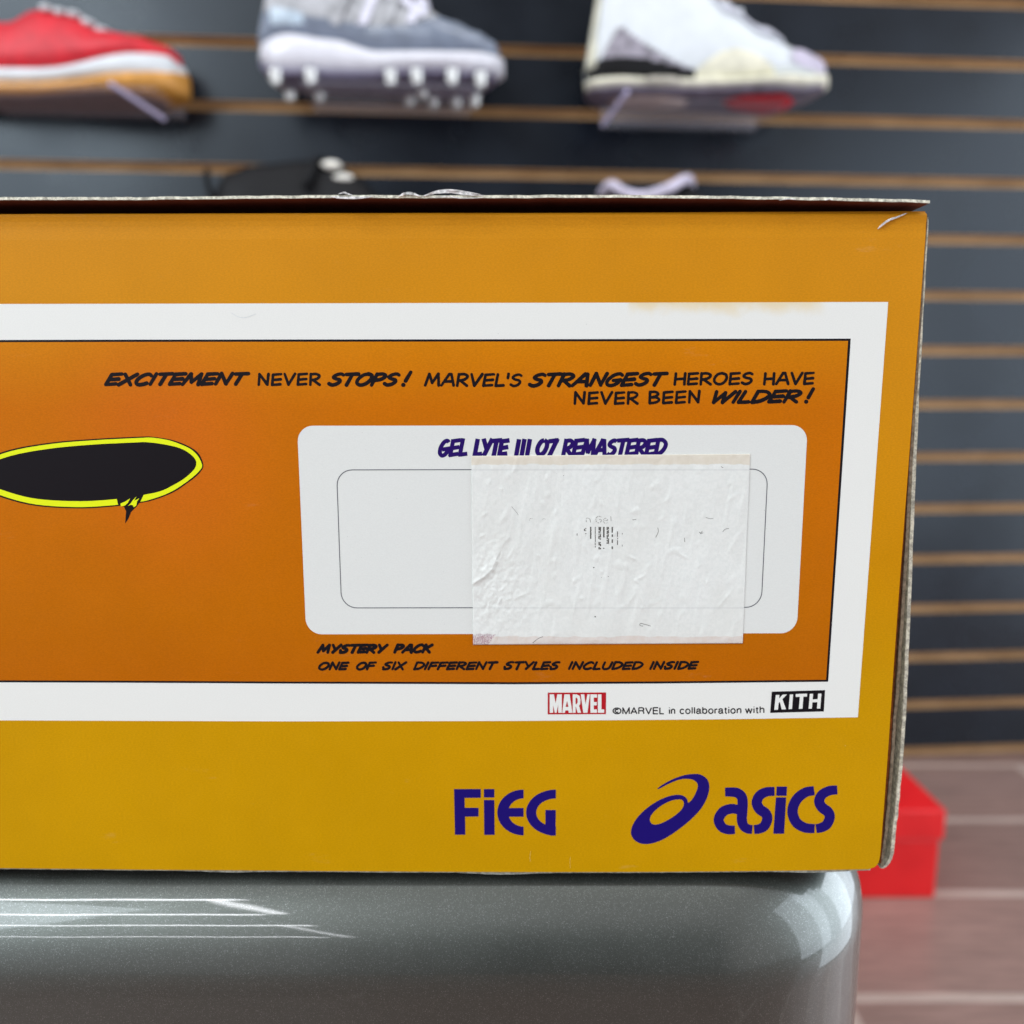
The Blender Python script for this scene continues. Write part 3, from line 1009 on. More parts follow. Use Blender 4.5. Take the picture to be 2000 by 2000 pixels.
M_ink = mat('worn_ink', (74, 74, 70), .7)
M_ink2 = mat('pale_ink', (160, 163, 158), .7)
def on_st(px, py):
    return P(px, py, -6 * LAY - .00012 - st_h(px, py) - .00002)
rgb_ = random.Random(11)
def zb(a, b):
    return 1020 + a / 8.78, 980 + b / 8.78
bars = []
for x_, w_, segs, solid in ((1175, 26, [(430, 635)], .95), (1253, 14, [(430, 560), (565, 690), (700, 785)], .9), (1330, 46, [(430, 650), (690, 815)], .72),
                            (1400, 30, [(430, 610), (790, 806)], .9), (1468, 42, [(430, 720)], .78), (1545, 26, [(430, 530), (560, 600), (645, 705), (750, 812)], .85),
                            (1635, 16, [(480, 600), (620, 640), (660, 740), (775, 812)], .75), (1715, 12, [(535, 560), (735, 765)], .9), (940, 14, [(540, 580)], 1), (1080, 40, [(450, 500), (540, 585)], .55)):
    for a, b in segs:
        y_ = a
        while y_ < b:
            h_ = min(14, b - y_)
            nx = 2 if w_ > 30 else 1
            for k in range(nx):
                if rgb_.random() < solid + .08:
                    xa = x_ - w_ / 2 + k * w_ / nx + rgb_.uniform(-1.5, 1.5)
                    bars.append([zb(xa, y_), zb(xa + w_ / nx * rgb_.uniform(.75, 1), y_ + 1), zb(xa + w_ / nx * rgb_.uniform(.75, 1), y_ + h_), zb(xa + 2, y_ + h_ + 1)])
            y_ += h_
sheet('barcode', [([b], ()) for b in bars], 0, M_ink, stick, on_st)
gh = []
def gl(l, w, smooth=True, drop=.25):
    c_ = [zb(*q) for q in (cr(l, 5) if smooth else l)]
    for a, b in zip(c_, c_[1:]):
        if rgb_.random() > drop:
            gh.append((ribbon([a, b], w, False), ()))
gl([(1358, 262), (1310, 248), (1262, 285), (1275, 345), (1320, 362), (1355, 330), (1352, 305), (1318, 306)], 1.5, drop=.18)
gl([(1400, 325), (1465, 318), (1440, 285), (1405, 290), (1392, 335), (1420, 370), (1465, 358)], 1.2, drop=.32)
gl([(1518, 250), (1522, 290), (1524, 330)], 1.3, False, .1)
gl([(1100, 350), (1098, 290), (1125, 280), (1160, 300), (1172, 355)], 1.4, drop=.25)
gl([(120, 320), (140, 285), (175, 292)], .9, drop=.2)
gl([(340, 305), (372, 290), (400, 300)], .8, drop=.3)
gl([(1890, 300), (1920, 312)], .9, drop=0)
sheet('faded_lettering', gh, 0, M_ink2, stick, on_st)
mk = []
def curl(l, w):
    c_ = cr([(860 + a / 3.019, 860 + b / 3.019) for a, b in l], 4)
    mk.append((ribbon(c_, w, False), ()))
curl([(1240, 1095), (1205, 1085), (1180, 1080), (1178, 1092), (1195, 1095)], .9)
curl([(1525, 540), (1538, 548), (1550, 545)], .9)
curl([(1532, 552), (1545, 535)], .8)
curl([(1665, 540), (1680, 524), (1702, 520)], .8)
curl([(1270, 572), (1285, 540), (1282, 515)], .8)
curl([(1440, 575), (1442, 600)], .8)
curl([(1135, 470), (1155, 466)], .8)
curl([(1565, 455), (1590, 462), (1610, 460)], .7)
curl([(545, 1195), (575, 1170), (605, 1158)], .8)
curl([(420, 390), (445, 420), (460, 440)], .5)
curl([(1655, 155), (1668, 162)], 1.0)
for a, b, r_ in ((905, 750, 1.3), (913, 1040, 1.4), (990, 803, .8), (727, 208, .7), (950, 808, .6)):
    mk.append(([disc((860 + a / 3.019, 860 + b / 3.019), r_, 8)], ()))
sheet('scuff_marks', mk, 0, M_ink, stick, on_st)

# handling marks: rubbed spots, and a dent whose shade is drawn in grey
M_mark = mat('rubbed_print', (222, 190, 92), .6)
M_dent = mat('dent_shade', (206, 214, 216), .5)
for l_, w_, y_, m_ in (([(1037, 1662), (1035, 1672), (1036, 1683)], .7, -LAY, M_mark), ([(1114, 1674), (1113.4, 1684), (1114, 1696)], .6, -LAY, M_mark),
                       ([(1650, 1457), (1652, 1456)], 1.2, -LAY, M_mark), ([(452, 611), (466, 619), (480, 620), (500, 613)], .8, -2.5 * LAY, M_dent)):
    sheet('rub_and_dent_shade', [(stroke_poly(cr(l_, 4), w_), ())], y_, m_, sb)

# upper board of the lid, its raw edge frayed
lid_y = -0.0024
def lid_lo(px):
    q = [(XL, 391), (250, 390.5), (360, 389.5), (640, 386.5), (900, 387), (1200, 386), (1400, 388), (1600, 391), (1750, 394.5), (1820, 397)]
    for (a, b), (c_, d) in zip(q, q[1:]):
        if px <= c_:
            return lerp(b, d, (px - a) / (c_ - a))
    return q[-1][1]
V, F = [], []
NL = 420
rgl = random.Random(5)
for i in range(NL + 1):
    px = lerp(XL, 1816, i / NL)
    lo_ = lid_lo(px) + rgl.uniform(-.2, .2) + .9 * noise.noise(Vector((px * .02, 0, 1)))
    th = 5.6 + .8 * noise.noise(Vector((px * .035, 4, 0))) + rgl.uniform(-.15, .15)
    a, b = P(px, lo_, lid_y), P(px, lo_ - th, lid_y)
    jy = rgl.uniform(-.00004, .00004)
    a.y += jy
    b.y += jy
    zl = a.z
    V += [a, b, Vector((b.x, .16, b.z)), Vector((a.x, .16, a.z))]
for i in range(NL):
    a, b = 4 * i, 4 * i + 4
    F += [(a, b, b + 1, a + 1), (a + 1, b + 1, b + 2, a + 2), (a + 3, b + 3, b, a)]
fm = []
for i in range(NL):
    fm += [0, 1, 1]
obj('lid', V, F, None, sb, mats=[M_raw, M_under], fmats=fm)

def sliver(pts, w, y, m, name, parent=sb, th=.0001, lift=None):
    """thin torn ribbon of paper: (px, py) line with widths, standing at depth y"""
    V, F = [], []
    for i, ((px, py), w_) in enumerate(zip(pts, w)):
        yy = y + (lift[i] if lift else 0)
        t, b = P(px, py - w_ / 2, yy), P(px, py + w_ / 2, yy)
        V += [t, b, t + Vector((0, th + .0003, 0)), b + Vector((0, th, 0))]
    for i in range(len(pts) - 1):
        a, b = 4 * i, 4 * i + 4
        F += [(a, a + 1, b + 1, b), (a, b, b + 2, a + 2), (a + 1, a + 3, b + 3, b + 1), (a + 2, b + 2, b + 3, a + 3)]
    return obj(name, V, F, m, parent, smooth=False)
def torn(l, w, y, name='torn_edge', m=M_tear):
    pts = cr(l, 6)
    k = len(pts)
    ww = [max(.25, w * math.sin(math.pi * i / (k - 1)) ** .7 * (1 + .25 * noise.noise(Vector((i * .7, w, y * 900))))) for i in range(k)]
    lift = [.0004 * noise.noise(Vector((i * .35, 2, w))) for i in range(k)]
    return sliver(pts, ww, y, m, name, lift=lift)
torn([(645, 384), (668, 386), (700, 386), (728, 384)], 4.5, lid_y - .0003)
torn([(660, 379), (672, 376), (680, 379), (688, 381)], 3.4, lid_y - .0004)
torn([(778, 384), (790, 378), (805, 378), (822, 384)], 5.0, lid_y - .0004)
torn([(826, 383), (850, 376), (880, 374), (905, 378), (945, 382)], 6.2, lid_y - .0003)
torn([(836, 378), (858, 372), (884, 371), (912, 375), (938, 379)], 2.4, lid_y - .0005)
torn([(840, 386), (875, 384), (905, 387), (945, 386)], 2.0, lid_y - .0006)
torn([(1522, 391), (1540, 388.5), (1556, 390)], 1.8, lid_y - .0003)
torn([(1612, 391), (1620, 388.5), (1626, 391)], 2.0, lid_y - .0003)
# torn nick on the upper right corner
torn([(1715, 447), (1722, 440), (1736, 430), (1752, 424), (1772, 416)], 4.6, -.0004, 'torn_corner')
# grey paper along the lower edge
M_low = board('lower_edge', (172, 176, 166))
V, F = [], []
for i in range(161):
    px = lerp(XL, 1700, i / 160)
    b = edge_bot(px)
    d = 1.6 + 1.6 * max(0, noise.noise(Vector((px * .006, 3, 0)))) + .8 * noise.noise(Vector((px * .05, 1, 0)))
    d += 2.4 * math.exp(-((px - 450) / 55) ** 2) + 3.2 * math.exp(-((px - 980) / 60) ** 2) + 2.6 * math.exp(-((px - 1600) / 70) ** 2)
    a, c_ = P(px, b - .6, .0006), P(px, b + d, .0006)
    V += [a, c_, Vector((c_.x, .0035, c_.z))]
for i in range(160):
    a = 3 * i
    F += [(a, a + 1, a + 4, a + 3), (a + 1, a + 2, a + 5, a + 4)]
obj('lower_edge', V, F, M_low, sb)

# body behind the face: bottom, back and the flared right side with layered raw flaps
xr_t, xr_b = P(1806, 430).x, P(1716, 1694).x
xl_ = P(XL, 1000).x
z_b = 0.0
Vb, Fb = join([box(xl_, xr_b - .0015, .0030, .158, .0004, .0016), box(xl_, xr_b - .0015, .157, .1585, .0018, Z_TOP - .001), box(xl_, xl_ + .0012, .002, .156, .0018, Z_TOP - .001)])
obj('carton', Vb, Fb, M_side, sb)
def flap(y_, q, th, m, name, depth=.05, back=0.0):
    """a side board: front raw edge follows the (px, py) outline seen at depth y_"""
    V, F = [], []
    for px, py in q:
        a = P(px, py, y_)
        V += [a + Vector((-th, 0, 0)), a, a + Vector((back, depth, 0)), a + Vector((back - th, depth, 0))]
    for i in range(len(q) - 1):
        a, b = 4 * i, 4 * i + 4
        for s in range(4):
            F.append((a + s, a + (s + 1) % 4, b + (s + 1) % 4, b + s))
    F += [(0, 3, 2, 1), (4 * len(q) - 4, 4 * len(q) - 3, 4 * len(q) - 2, 4 * len(q) - 1)]
    return obj(name, V, F, m, sb)
def rough_line(l, amp, seed):
    pts = cr(l, 10)
    rg = random.Random(seed)
    return [(a + amp * noise.noise(Vector((b * .06, seed, 0))) + rg.uniform(-.25, .25) * amp, b) for a, b in pts]
flap(.0020, rough_line([(1811, 420), (1780, 850), (1752, 1250), (1738, 1480), (1727, 1600), (1721, 1686)], .8, 1), .0010, M_side, 'side_panel', .15, -.001)
flap(.0042, rough_line([(1812, 424), (1786, 850), (1763, 1250), (1750, 1420), (1741, 1540), (1733, 1630), (1724, 1692)], 1.6, 2), .0007, M_rawdark, 'side_flap', .05)
flap(.0062, rough_line([(1814, 428), (1792, 850), (1776, 1250), (1768, 1420), (1757, 1560), (1748, 1640), (1744, 1672), (1735, 1690), (1726, 1696)], 1.8, 3), .0008, M_raw, 'side_flap', .05)

# ------------------------------------------------------------------ shoes on the wall
def loft(stations, n_=22, sec=None):
    """stations: (x, z_bottom, z_top, half_width_bottom, half_width_top, y_shift) -> closed tube mesh"""
    V, F = [], []
    for st in stations:
        x_, zb_, zt_, wb, wt, ys = st
        for k in range(n_):
            a = 2 * math.pi * k / n_ - math.pi / 2
            ca, sa = math.cos(a), math.sin(a)
            e = .62
            yy = math.copysign(abs(ca) ** e, ca)
            zz_ = math.copysign(abs(sa) ** .8, sa)
            t = (zz_ + 1) / 2
            w_ = lerp(wb, wt, t)
            V.append((x_, ys + yy * w_, lerp(zb_, zt_, t)))
    m_ = len(stations)
    for i in range(m_ - 1):
        for k in range(n_):
            F.append((i * n_ + k, i * n_ + (k + 1) % n_, (i + 1) * n_ + (k + 1) % n_, (i + 1) * n_ + k))
    F.append(tuple(range(n_ - 1, -1, -1)))
    F.append(tuple((m_ - 1) * n_ + k for k in range(n_)))
    return V, F

def smooth_st(l, n_=4):
    return cr(l, n_)

def outline_hw(t):
    """half width of a sole along its length, 0 heel .. 1 toe (fraction of full width)"""
    q = [(0, .0), (.015, .36), (.06, .58), (.14, .70), (.3, .68), (.45, .70), (.6, .86), (.72, .98), (.82, .94), (.91, .78), (.97, .52), (1.0, .16)]
    for (a, b), (c_, d) in zip(q, q[1:]):
        if t <= c_:
            return lerp(b, d, (t - a) / (c_ - a))
    return .05

def sole(L, W_, zb, zt, n_=44):
    """zb, zt: functions of t giving the lower and upper face"""
    st = []
    for i in range(n_ + 1):
        t = (1 - math.cos(math.pi * i / n_)) / 2
        w_ = max(.0025, outline_hw(t) * W_ / 2)
        st.append((t * L, zb(t), zt(t), w_ * .96, w_, 0))
    return loft(st, 24)

def fn(q):
    def f_(t):
        for (a, b), (c_, d) in zip(q, q[1:]):
            if t <= c_:
                s = (t - a) / (c_ - a)
                s = s * s * (3 - 2 * s)
                return lerp(b, d, s)
        return q[-1][1]
    return f_

def upper(L, W_, base, top, n_=44, t0=.0, t1=.995, grow=0.0, ring=24):
    st = []
    for i in range(n_ + 1):
        t = lerp(t0, t1, (1 - math.cos(math.pi * i / n_)) / 2)
        w_ = max(.003, outline_hw(min(1, max(.004, t))) * W_ / 2 * .97)
        h_ = top(t) - base(t)
        wt = w_ * max(.12, min(.72, 1 - h_ * 4.4))
        st.append((t * L, base(t) - .004, top(t) + grow, w_ + grow, wt + grow, 0))
    return loft(st, ring)

def heel(mesh, L, lean, z0, reach=.10):
    """rounds the back of a shoe: leans it forward above z0 and tucks it in below"""
    V, F = mesh
    out = []
    for x_, y_, z_ in V:
        k = max(0, 1 - x_ / (L * reach)) ** 1.5
        dz = z_ - z0
        out.append((x_ + k * (lean * dz if dz > 0 else dz * dz * 22), y_, z_))
    return out, F

def near_side(mesh):
    V, F = mesh
    return V, [q for q in F if sum(V[i][1] for i in q) < 0]

def patch(mesh, cond, off):
    """faces of a loft that satisfy cond(x, z), lifted outwards: a sewn-on panel"""
    V, F = mesh
    keep = []
    for q in F:
        if len(q) > 4:
            continue
        cx = sum(V[i][0] for i in q) / len(q)
        cz = sum(V[i][2] for i in q) / len(q)
        if cond(cx, cz):
            keep.append(q)
    used = sorted({i for q in keep for i in q})
    mp = {i: k for k, i in enumerate(used)}
    NV_ = []
    for i in used:
        x_, y_, z_ = V[i]
        s = 1 if y_ > 0 else -1
        NV_.append((x_, y_ + s * off * (1 if abs(y_) > .004 else 0), z_ + off * .4))
    return NV_, [tuple(mp[i] for i in q) for q in keep]

def shoe(name, heel, yaw, pitch, label, group='shoes displayed on the wall'):
    r = thing(name, (0, 0, 0), label, 'shoe', group)
    r['_h'] = 0
    del r['_h']
    return r, heel, yaw, pitch

def put(r, heel, yaw, pitch=0.0):
    r.location = heel
    r.rotation_euler = (0, -pitch, yaw)

def part(name, mesh, m, r, smooth=True, sub=0):
    V, F = mesh
    me = bpy.data.meshes.new(name)
    me.from_pydata([tuple(q) for q in V], [], F)
    me.materials.append(m)
    me.polygons.foreach_set('use_smooth', [smooth] * len(me.polygons))
    o = bpy.data.objects.new(name, me)
    COL.objects.link(o)
    o.parent = r
    if sub:
        s = o.modifiers.new('sub', 'SUBSURF')
        s.levels = s.render_levels = sub
    return o

def tube(pts, r_, n_=8):
    V, F = [], []
    for i, p in enumerate(pts):
        p = Vector(p)
        a = Vector(pts[max(0, i - 1)])
        b = Vector(pts[min(len(pts) - 1, i + 1)])
        d = (b - a).normalized()
        u = d.cross(Vector((0, 0, 1)))
        if u.length < .01:
            u = d.cross(Vector((0, 1, 0)))
        u.normalize()
        w_ = u.cross(d)
        for k in range(n_):
            t = 2 * math.pi * k / n_
            V.append(p + u * (r_ * math.cos(t)) + w_ * (r_ * math.sin(t)))
    for i in range(len(pts) - 1):
        for k in range(n_):
            F.append((i * n_ + k, i * n_ + (k + 1) % n_, (i + 1) * n_ + (k + 1) % n_, (i + 1) * n_ + k))
    F.append(tuple(range(n_ - 1, -1, -1)))
    F.append(tuple((len(pts) - 1) * n_ + k for k in range(n_)))
    return V, F

def leather(name, rgb, rough=.45, var=.06):
    m = mat(name, rgb, rough)
    n = NT(m)
    n.color(n.mix(n.range(n.noise(60, 4, .6), .3, .7), lin(*[q * (1 - var) for q in rgb]), lin(*[min(255, q * (1 + var)) for q in rgb])))
    n.normal(n.bump(n.noise(500, 3), .3, .0006))
    return m
M_wleather = leather('white_leather', (214, 220, 224), .45, .02)
M_cream = leather('cream_rubber', (228, 226, 206), .5)
M_cement = leather('cement_leather', (140, 136, 146), .5, .22)
M_blk = leather('black_leather', (12, 13, 16), .6)
M_blk.node_tree.nodes['Principled BSDF'].inputs['Specular IOR Level'].default_value = .25
M_lilac = leather('lilac_rubber', (196, 190, 208), .35)
M_lilacw = leather('pale_leather', (206, 208, 220), .45, .02)
M_outg = leather('clear_outsole', (112, 106, 122), .3, .15)
M_redr = leather('red_rubber', (200, 26, 40), .4)
M_pinkr = leather('pale_outsole', (190, 170, 162), .45)
M_greyl = leather('grey_patent', (122, 132, 148), .12)
M_ice = leather('pale_blue_patch', (190, 208, 222), .3)
M_mesh = leather('grey_mesh', (172, 174, 178), .7, .12)
M_plate = leather('white_plate', (220, 221, 229), .2, .02)
M_stud = mat('stud_tip', (226, 228, 226), .22, .35)
M_plated = leather('plate_underside', (120, 116, 140), .3)
M_lace = leather('white_lace', (220, 220, 234), .6)
M_redl = leather('red_leather', (202, 22, 40), .5)
M_gum = leather('gum_rubber', (204, 146, 66), .5)
M_gumd = leather('gum_outsole', (120, 98, 96), .5)
M_acr = mat('acrylic', (232, 232, 245), .06, 0, .5)
M_acr.node_tree.nodes['Principled BSDF'].inputs['Alpha'].default_value = .10
M_acre = mat('acrylic_edge', (190, 184, 216), .3, 0, .5)

LS = 0.30
def W3(px, py, y):
    return P(px, py, y)

# --- white basketball shoe with cement heel, right of the middle
def sneaker_heel_at(px0, px1, py, y_near, W_):
    a = P(px0, py, y_near)
    b = P(px1, py, y_near)
    return a, (b.x - a.x)

r = thing('basketball_shoe', (0, 0, 0), 'white leather sneaker with cement grey and black heel on the wall', 'shoe', 'shoes on the wall')
yn = WALL_Y - .125
a = P(1148, 181, yn)
L = P(1656, 181, yn).x - a.x
WJ = .108
base = fn([(0, .016), (.3, .014), (.6, .016), (.85, .022), (1, .030)])
topJ = fn([(0, .15), (.1, .165), (.32, .168), (.44, .142), (.56, .108), (.70, .080), (.84, .058), (.94, .050), (1.0, .042)])
up = heel(upper(L * .985, WJ, base, topJ), L, .16, .03, .3)
part('upper', up, M_wleather, r)
part('midsole', sole(L, WJ, lambda t: .006 + .012 * max(0, t - .85) / .15 + .012 * max(0, 1 - t / .06) ** 2, lambda t: base(t) + (.004 if t < .5 else .001)), M_cream, r)
part('outsole', sole(L * .985, WJ * .96, lambda t: .0 + .014 * max(0, t - .86) / .14 + .008 * max(0, .06 - t) / .06, lambda t: .008 + .012 * max(0, t - .85) / .15), M_outg, r)
big = heel(upper(L * .985, WJ, base, topJ, 170, grow=.0012, ring=120), L, .16, .03, .3)
def blk_top(t):
    return lerp(.037, .039, min(1, t / .15)) if t < .15 else .039 - .014 * max(0, (t - .15) / .28) ** 1.5
def cem_in(x_, z_):
    t = x_ / L
    if z_ < blk_top(t) or t > .43 or t < .05:
        return False
    left = .040 + (t - .055) / .065 * .034
    right = .073 - (t - .12) / .31 * .047 - .005 * math.sin(math.pi * min(1, max(0, (t - .12) / .31)))
    return z_ < (left if t < .12 else right)
part('heel_panel', patch(big, cem_in, .0012), M_cement, r)
part('heel_band', patch(big, lambda x_, z_: x_ < L * .43 and z_ < blk_top(x_ / L), .0016), M_blk, r)
part('heel_tab', patch(big, lambda x_, z_: x_ / L < .035 + max(0, z_ - .07) * .5 and z_ > .030, .0016), M_cream, r)
part('toe_cap', patch(big, lambda x_, z_: ((x_ / L - .90) / .13) ** 2 + ((z_ - .040) / .013) ** 2 < 1 and x_ / L > .79 + abs(z_ - .038) * 1.2, .001), M_lilac, r)
M_bub = leather('air_window', (176, 172, 160), .25)
part('sole_window', loft([(L * .22, .009, .014, .0008, .0008, -WJ * .345), (L * .25, .008, .016, .003, .003, -WJ * .345), (L * .33, .008, .016, .003, .003, -WJ * .345), (L * .36, .009, .014, .0008, .0008, -WJ * .345)], 14), M_bub, r)
part('side_panel', patch(big, lambda x_, z_: .40 < x_ / L < .74 and z_ < .020 + .028 * math.sin(math.pi * (x_ / L - .40) / .34) , .0012), M_cream, r)
part('eyelet_strip', patch(big, lambda x_, z_: .40 < x_ / L < .76 and z_ > topJ(x_ / L) - .017, .0016), M_lilacw, r)
part('collar', tube([(L * .05, y_, .166 + .004 * abs(y_) / .03) for y_ in (-.022, 0, .022)] + [(L * .2, .028, .170), (L * .32, .018, .172)], .006), M_cream, r)
for i in range(6):
    t = .42 + i * .062
    z_ = topJ(t) + .001
    part('lace', tube([(t * L, y_, z_ - (abs(y_) / .022) ** 2 * .006) for y_ in (-.022, -.011, 0, .011, .022)], .0035), M_wleather, r)
part('outsole_patch', loft([(L * .56, -.0012, .0004, .002, .002, -.01), (L * .62, -.0014, .0004, .022, .022, -.008), (L * .78, -.0014, .0004, .034, .034, -.004), (L * .85, -.0012, .0004, .012, .012, -.004)], 16), M_redr, r)
part('outsole_patch', loft([(L * .10, -.0012, .0004, .004, .004, 0), (L * .14, -.0014, .0004, .02, .02, 0), (L * .30, -.0014, .0004, .022, .022, 0), (L * .42, -.0012, .0004, .012, .012, 0)], 16), M_pinkr, r)
put(r, (a.x, yn + WJ / 2 - .006, a.z + .008), WALL_YAW)

# --- grey and white cleat in the middle
r2 = thing('cleat', (0, 0, 0), 'grey and white cleat with studded sole on the wall', 'shoe', 'shoes on the wall')
a2 = P(484, 150, yn)
L2 = P(984, 150, yn).x - a2.x
WC = .104
bC = fn([(0, .048), (.12, .055), (.3, .050), (.5, .036), (.75, .034), (.9, .037), (1, .038)])
tC = fn([(0, .125), (.08, .150), (.30, .155), (.42, .140), (.55, .110), (.68, .088), (.80, .072), (.9, .062), (.97, .054), (1.0, .046)])
upC = heel(upper(L2 * .985, WC * .94, bC, tC), L2, .22, .05, .3)
part('upper', upC, M_mesh, r2)
bigC = heel(upper(L2 * .985, WC * .94, bC, tC, 170, grow=.0012, ring=120), L2, .22, .05, .3)
part('mudguard', patch(bigC, lambda x_, z_: z_ < (.078 - .02 * min(1, x_ / L2 / .5) if x_ < L2 * .55 else .058 + max(0, (x_ / L2 - .62)) * .10), .001), M_greyl, r2)
part('heel_patch', patch(near_side(bigC), lambda x_, z_: .07 < x_ / L2 < .20 and .060 < z_ < .079 - (x_ / L2 - .07) * .06, .0018), M_ice, r2)
part('lace_guard', patch(bigC, lambda x_, z_: .36 < x_ / L2 < .68 and z_ > tC(x_ / L2) - .020 and z_ > .062, .0016), M_lace, r2)
for i in range(4):
    t = .44 + i * .075
    z_ = tC(t)
    part('lace', tube([(t * L2, y_, z_ + .006 - (abs(y_) / .026) ** 2 * .012) for y_ in (-.027, -.013, 0, .013, .027)], .0095), M_lace, r2)
    s_ = patch(bigC, lambda x_, z2, t=t: abs(x_ - t * L2 + (tC(t) - z2) * .45) < L2 * .018 and z2 > .06, .0022)
    if s_[1]:
        part('lace_strap', s_, M_lace if i % 2 else M_mesh, r2)
part('midsole', heel(sole(L2, WC, lambda t: .008 + .010 * max(0, t - .86) / .14 + .022 * max(0, 1 - t / .07) ** 2, bC), L2, .3, .035, .12), M_plate, r2)
part('sole_plate', sole(L2 * .97, WC * .9, lambda t: .003 + .010 * max(0, t - .86) / .14 + .02 * max(0, 1 - t / .09) ** 2, lambda t: .010 + .008 * max(0, t - .86) / .14 + .02 * max(0, 1 - t / .09) ** 2), M_plated, r2)
for x_, s_ in ((.08, -1), (.22, -1), (.54, -1), (.645, -1), (.785, -1), (.90, -1), (.10, 1), (.22, 1), (.60, 1), (.70, 1), (.80, 1), (.88, 1), (.66, .25)):
    hw = outline_hw(x_) * WC / 2 * .78
    cx_, cy_ = x_ * L2, s_ * hw
    zt_ = .006
    st_ = []
    for k, (zz_, rr) in enumerate(((.010, .0085), (.002, .0072), (-.003, .0062), (-.005, .0048))):
        st_.append((zz_, rr))
    V, F = [], []
    for zz_, rr in st_:
        for q in range(12):
            an = 2 * math.pi * q / 12
            V.append((cx_ + rr * math.cos(an), cy_ + rr * math.sin(an), zz_))
    for i in range(len(st_) - 1):
        for q in range(12):
            F.append((i * 12 + (q + 1) % 12, i * 12 + q, (i + 1) * 12 + q, (i + 1) * 12 + (q + 1) % 12))
    F.append(tuple((len(st_) - 1) * 12 + q for q in range(12)))
    part('stud', (V, F), M_stud, r2)
put(r2, (a2.x, yn + WC / 2 - .004, a2.z + .006), WALL_YAW)

# --- red, white and gum shoe on the left
r3 = thing('gum_soled_shoe', (0, 0, 0), 'red shoe with white midsole and gum toe at the left of the wall', 'shoe', 'shoes on the wall')
tipx = P(350, 164, yn + .03)
L3 = .292
WG = .104
b3 = fn([(0, .036), (.5, .034), (.85, .046), (.95, .046), (1, .036)])
t3 = fn([(0, .085), (.1, .096), (.3, .09), (.42, .105), (.55, .098), (.7, .078), (.84, .072), (.95, .064), (1, .056)])
part('upper', upper(L3 * .975, WG * .96, b3, t3), M_redl, r3)
part('midsole', sole(L3 * .99, WG * .99, lambda t: .014 + .004 * max(0, t - .8) / .2, lambda t: b3(t) + .006 * max(0, t - .7) / .3), M_wleather, r3)
part('outsole', sole(L3, WG, lambda t: .002 + .006 * max(0, t - .86) / .14, lambda t: .018 + (.016 * max(0, t - .62) / .38)), M_gum, r3)
part('sole_pattern', sole(L3 * .9, WG * .84, lambda t: .0, lambda t: .003), M_gumd, r3)
for i in range(5):
    t = .46 + i * .055
    part('lace', tube([(t * L3, y_, t3(t) + .003 - (abs(y_) / .024) ** 2 * .006) for y_ in (-.025, -.012, 0, .012, .025)], .0035), M_wleather, r3)
part('collar', tube([(L3 * .06, 0, .097), (L3 * .12, .026, .096), (L3 * .3, .028, .092), (L3 * .4, .012, .104)], .006), M_redl, r3)
an3 = WALL_YAW - R(4)
put(r3, (tipx.x - L3 * math.cos(an3), yn + WG / 2 + .006 - L3 * math.sin(an3), tipx.z - .014), an3)

# --- black shoe and pale shoe, their tops showing above the box
def low_shoe(name, label, at, m_up, m_sole, top, W_=.1, L_=.29):
    r = thing(name, (0, 0, 0), label, 'shoe', 'shoes on the wall')
    bb = fn([(0, .028), (1, .026)])
    part('upper', upper(L_ * .985, W_, bb, top), m_up, r)
    part('midsole', sole(L_, W_, lambda t: .0 + .012 * max(0, t - .85) / .15, bb), m_sole, r)
    return r, L_
M_shine = leather('glossy_white', (236, 234, 224), .15)
topB = fn([(0, .104), (.06, .124), (.2, .134), (.42, .140), (.52, .136), (.62, .122), (.70, .10), (.76, .074), (.9, .056), (1, .04)])
tB = P(632, 312, yn + .05)
r4, L4 = low_shoe('black_shoe', 'black shoe with two glossy white ovals behind the box', None, M_blk, M_blk, topB)
for x_, z_ in ((.505, .131), (.555, .116)):  # two glossy white ovals on the black upper
    V, F = loft([(L4 * x_ + (k - 3) * .0042, z_ - .0055 * math.sin(math.pi * k / 6) ** .5 - .0003, z_ + .0055 * math.sin(math.pi * k / 6) ** .5 + .0003, .010, .010, -.012) for k in range(7)], 14)
    part('white_oval', (V, F), M_shine, r4)
part('pull_tab', tube([(.002, 0, .07), (-.006, 0, .10), (-.010, 0, .122), (-.006, 0, .128)], .004), M_blk, r4)
part('strap', tube([(L4 * .40, -.032, .10), (L4 * .44, -.02, .134), (L4 * .46, 0, .14), (L4 * .44, .02, .136)], .005), M_blk, r4)
z4_ = tB.z - .139
put(r4, (tB.x - L4 * .47, yn + .05, z4_), WALL_YAW)
topP = fn([(0, .07), (.05, .08), (.15, .09), (.3, .088), (.42, .112), (.47, .118), (.58, .09), (.76, .07), (.9, .054), (1, .04)])
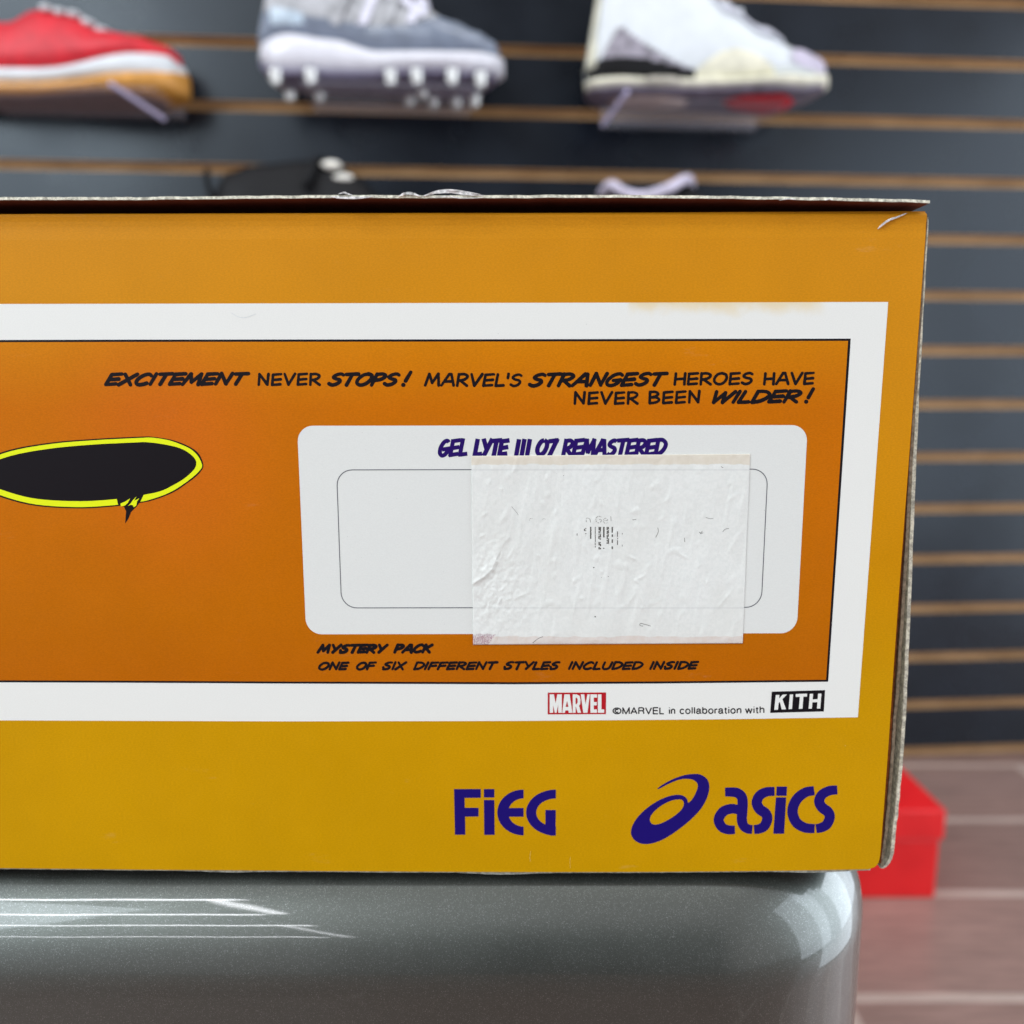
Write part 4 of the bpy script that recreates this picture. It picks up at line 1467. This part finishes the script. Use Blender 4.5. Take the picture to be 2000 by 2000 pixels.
tP = P(1338, 352, yn + .05)
r5, L5 = low_shoe('pale_shoe', 'pale lilac low shoe, only its collar showing above the box', None, M_blk, M_lilac, topP)
part('collar', tube(cr([(L5 * .10, 0, .104), (L5 * .12, -.028, .108), (L5 * .17, -.036, .098), (L5 * .25, -.036, .094), (L5 * .36, -.034, .104), (L5 * .43, -.026, .116), (L5 * .475, -.008, .120), (L5 * .49, .006, .114), (L5 * .485, .01, .09)], 6), .0062), M_lilac, r5)
put(r5, (tP.x - L5 * .455, yn + .05, tP.z - .120), WALL_YAW)

# ------------------------------------------------------------------ clear shelves
def shelf(x0, x1, z, label, strut):
    r = thing('acrylic_shelf', wall_pt((x0 + x1) / 2, 0, z), label, 'shelf', 'clear shelves on the wall')
    # plate from the wall to just past the shoe's middle
    def bx(s0, s1, o0, o1, z0, z1, name, m):
        v, f = wbox(s0, s1, o0, o1, z0, z1)
        obj(name, v, f, m, r)
    bx(x0, x1, .001, .100, z - .0045, z - .0015, 'plate', M_acr)
    bx(x0, x1, .001, .004, z - .0014, z + .03, 'back_lip', M_acr)
    if strut:
        (sx0, so0, sz0), (sx1, so1, sz1) = strut
        v, f = tube([wall_pt(sx0, so0, sz0), wall_pt(sx1, so1, sz1)], .0028, 6)
        obj('strut', v, f, M_acre, r)
    return r
zJ = r.location.z
zC = r2.location.z - .005
zG = r3.location.z
shelf(r.location.x + .03, r.location.x + .24, zJ, 'clear shelf under the white sneaker with a lilac strut', ((r.location.x + .040, .120, zJ - .002), (r.location.x + .022, .06, zJ - .020)))
shelf(r2.location.x + .05, r2.location.x + .25, zC, 'clear shelf under the studded cleat', None)
shelf(r3.location.x + .05, r3.location.x + .27, zG, 'clear shelf under the red shoe with a lilac strut', ((r3.location.x + .225, .115, zG - .004), (r3.location.x + .262, .055, zG - .022)))
shelf(r4.location.x + .04, r4.location.x + .25, r4.location.z, 'clear shelf under the black shoe', None)
shelf(r5.location.x + .04, r5.location.x + .25, r5.location.z, 'clear shelf under the pale shoe', None)
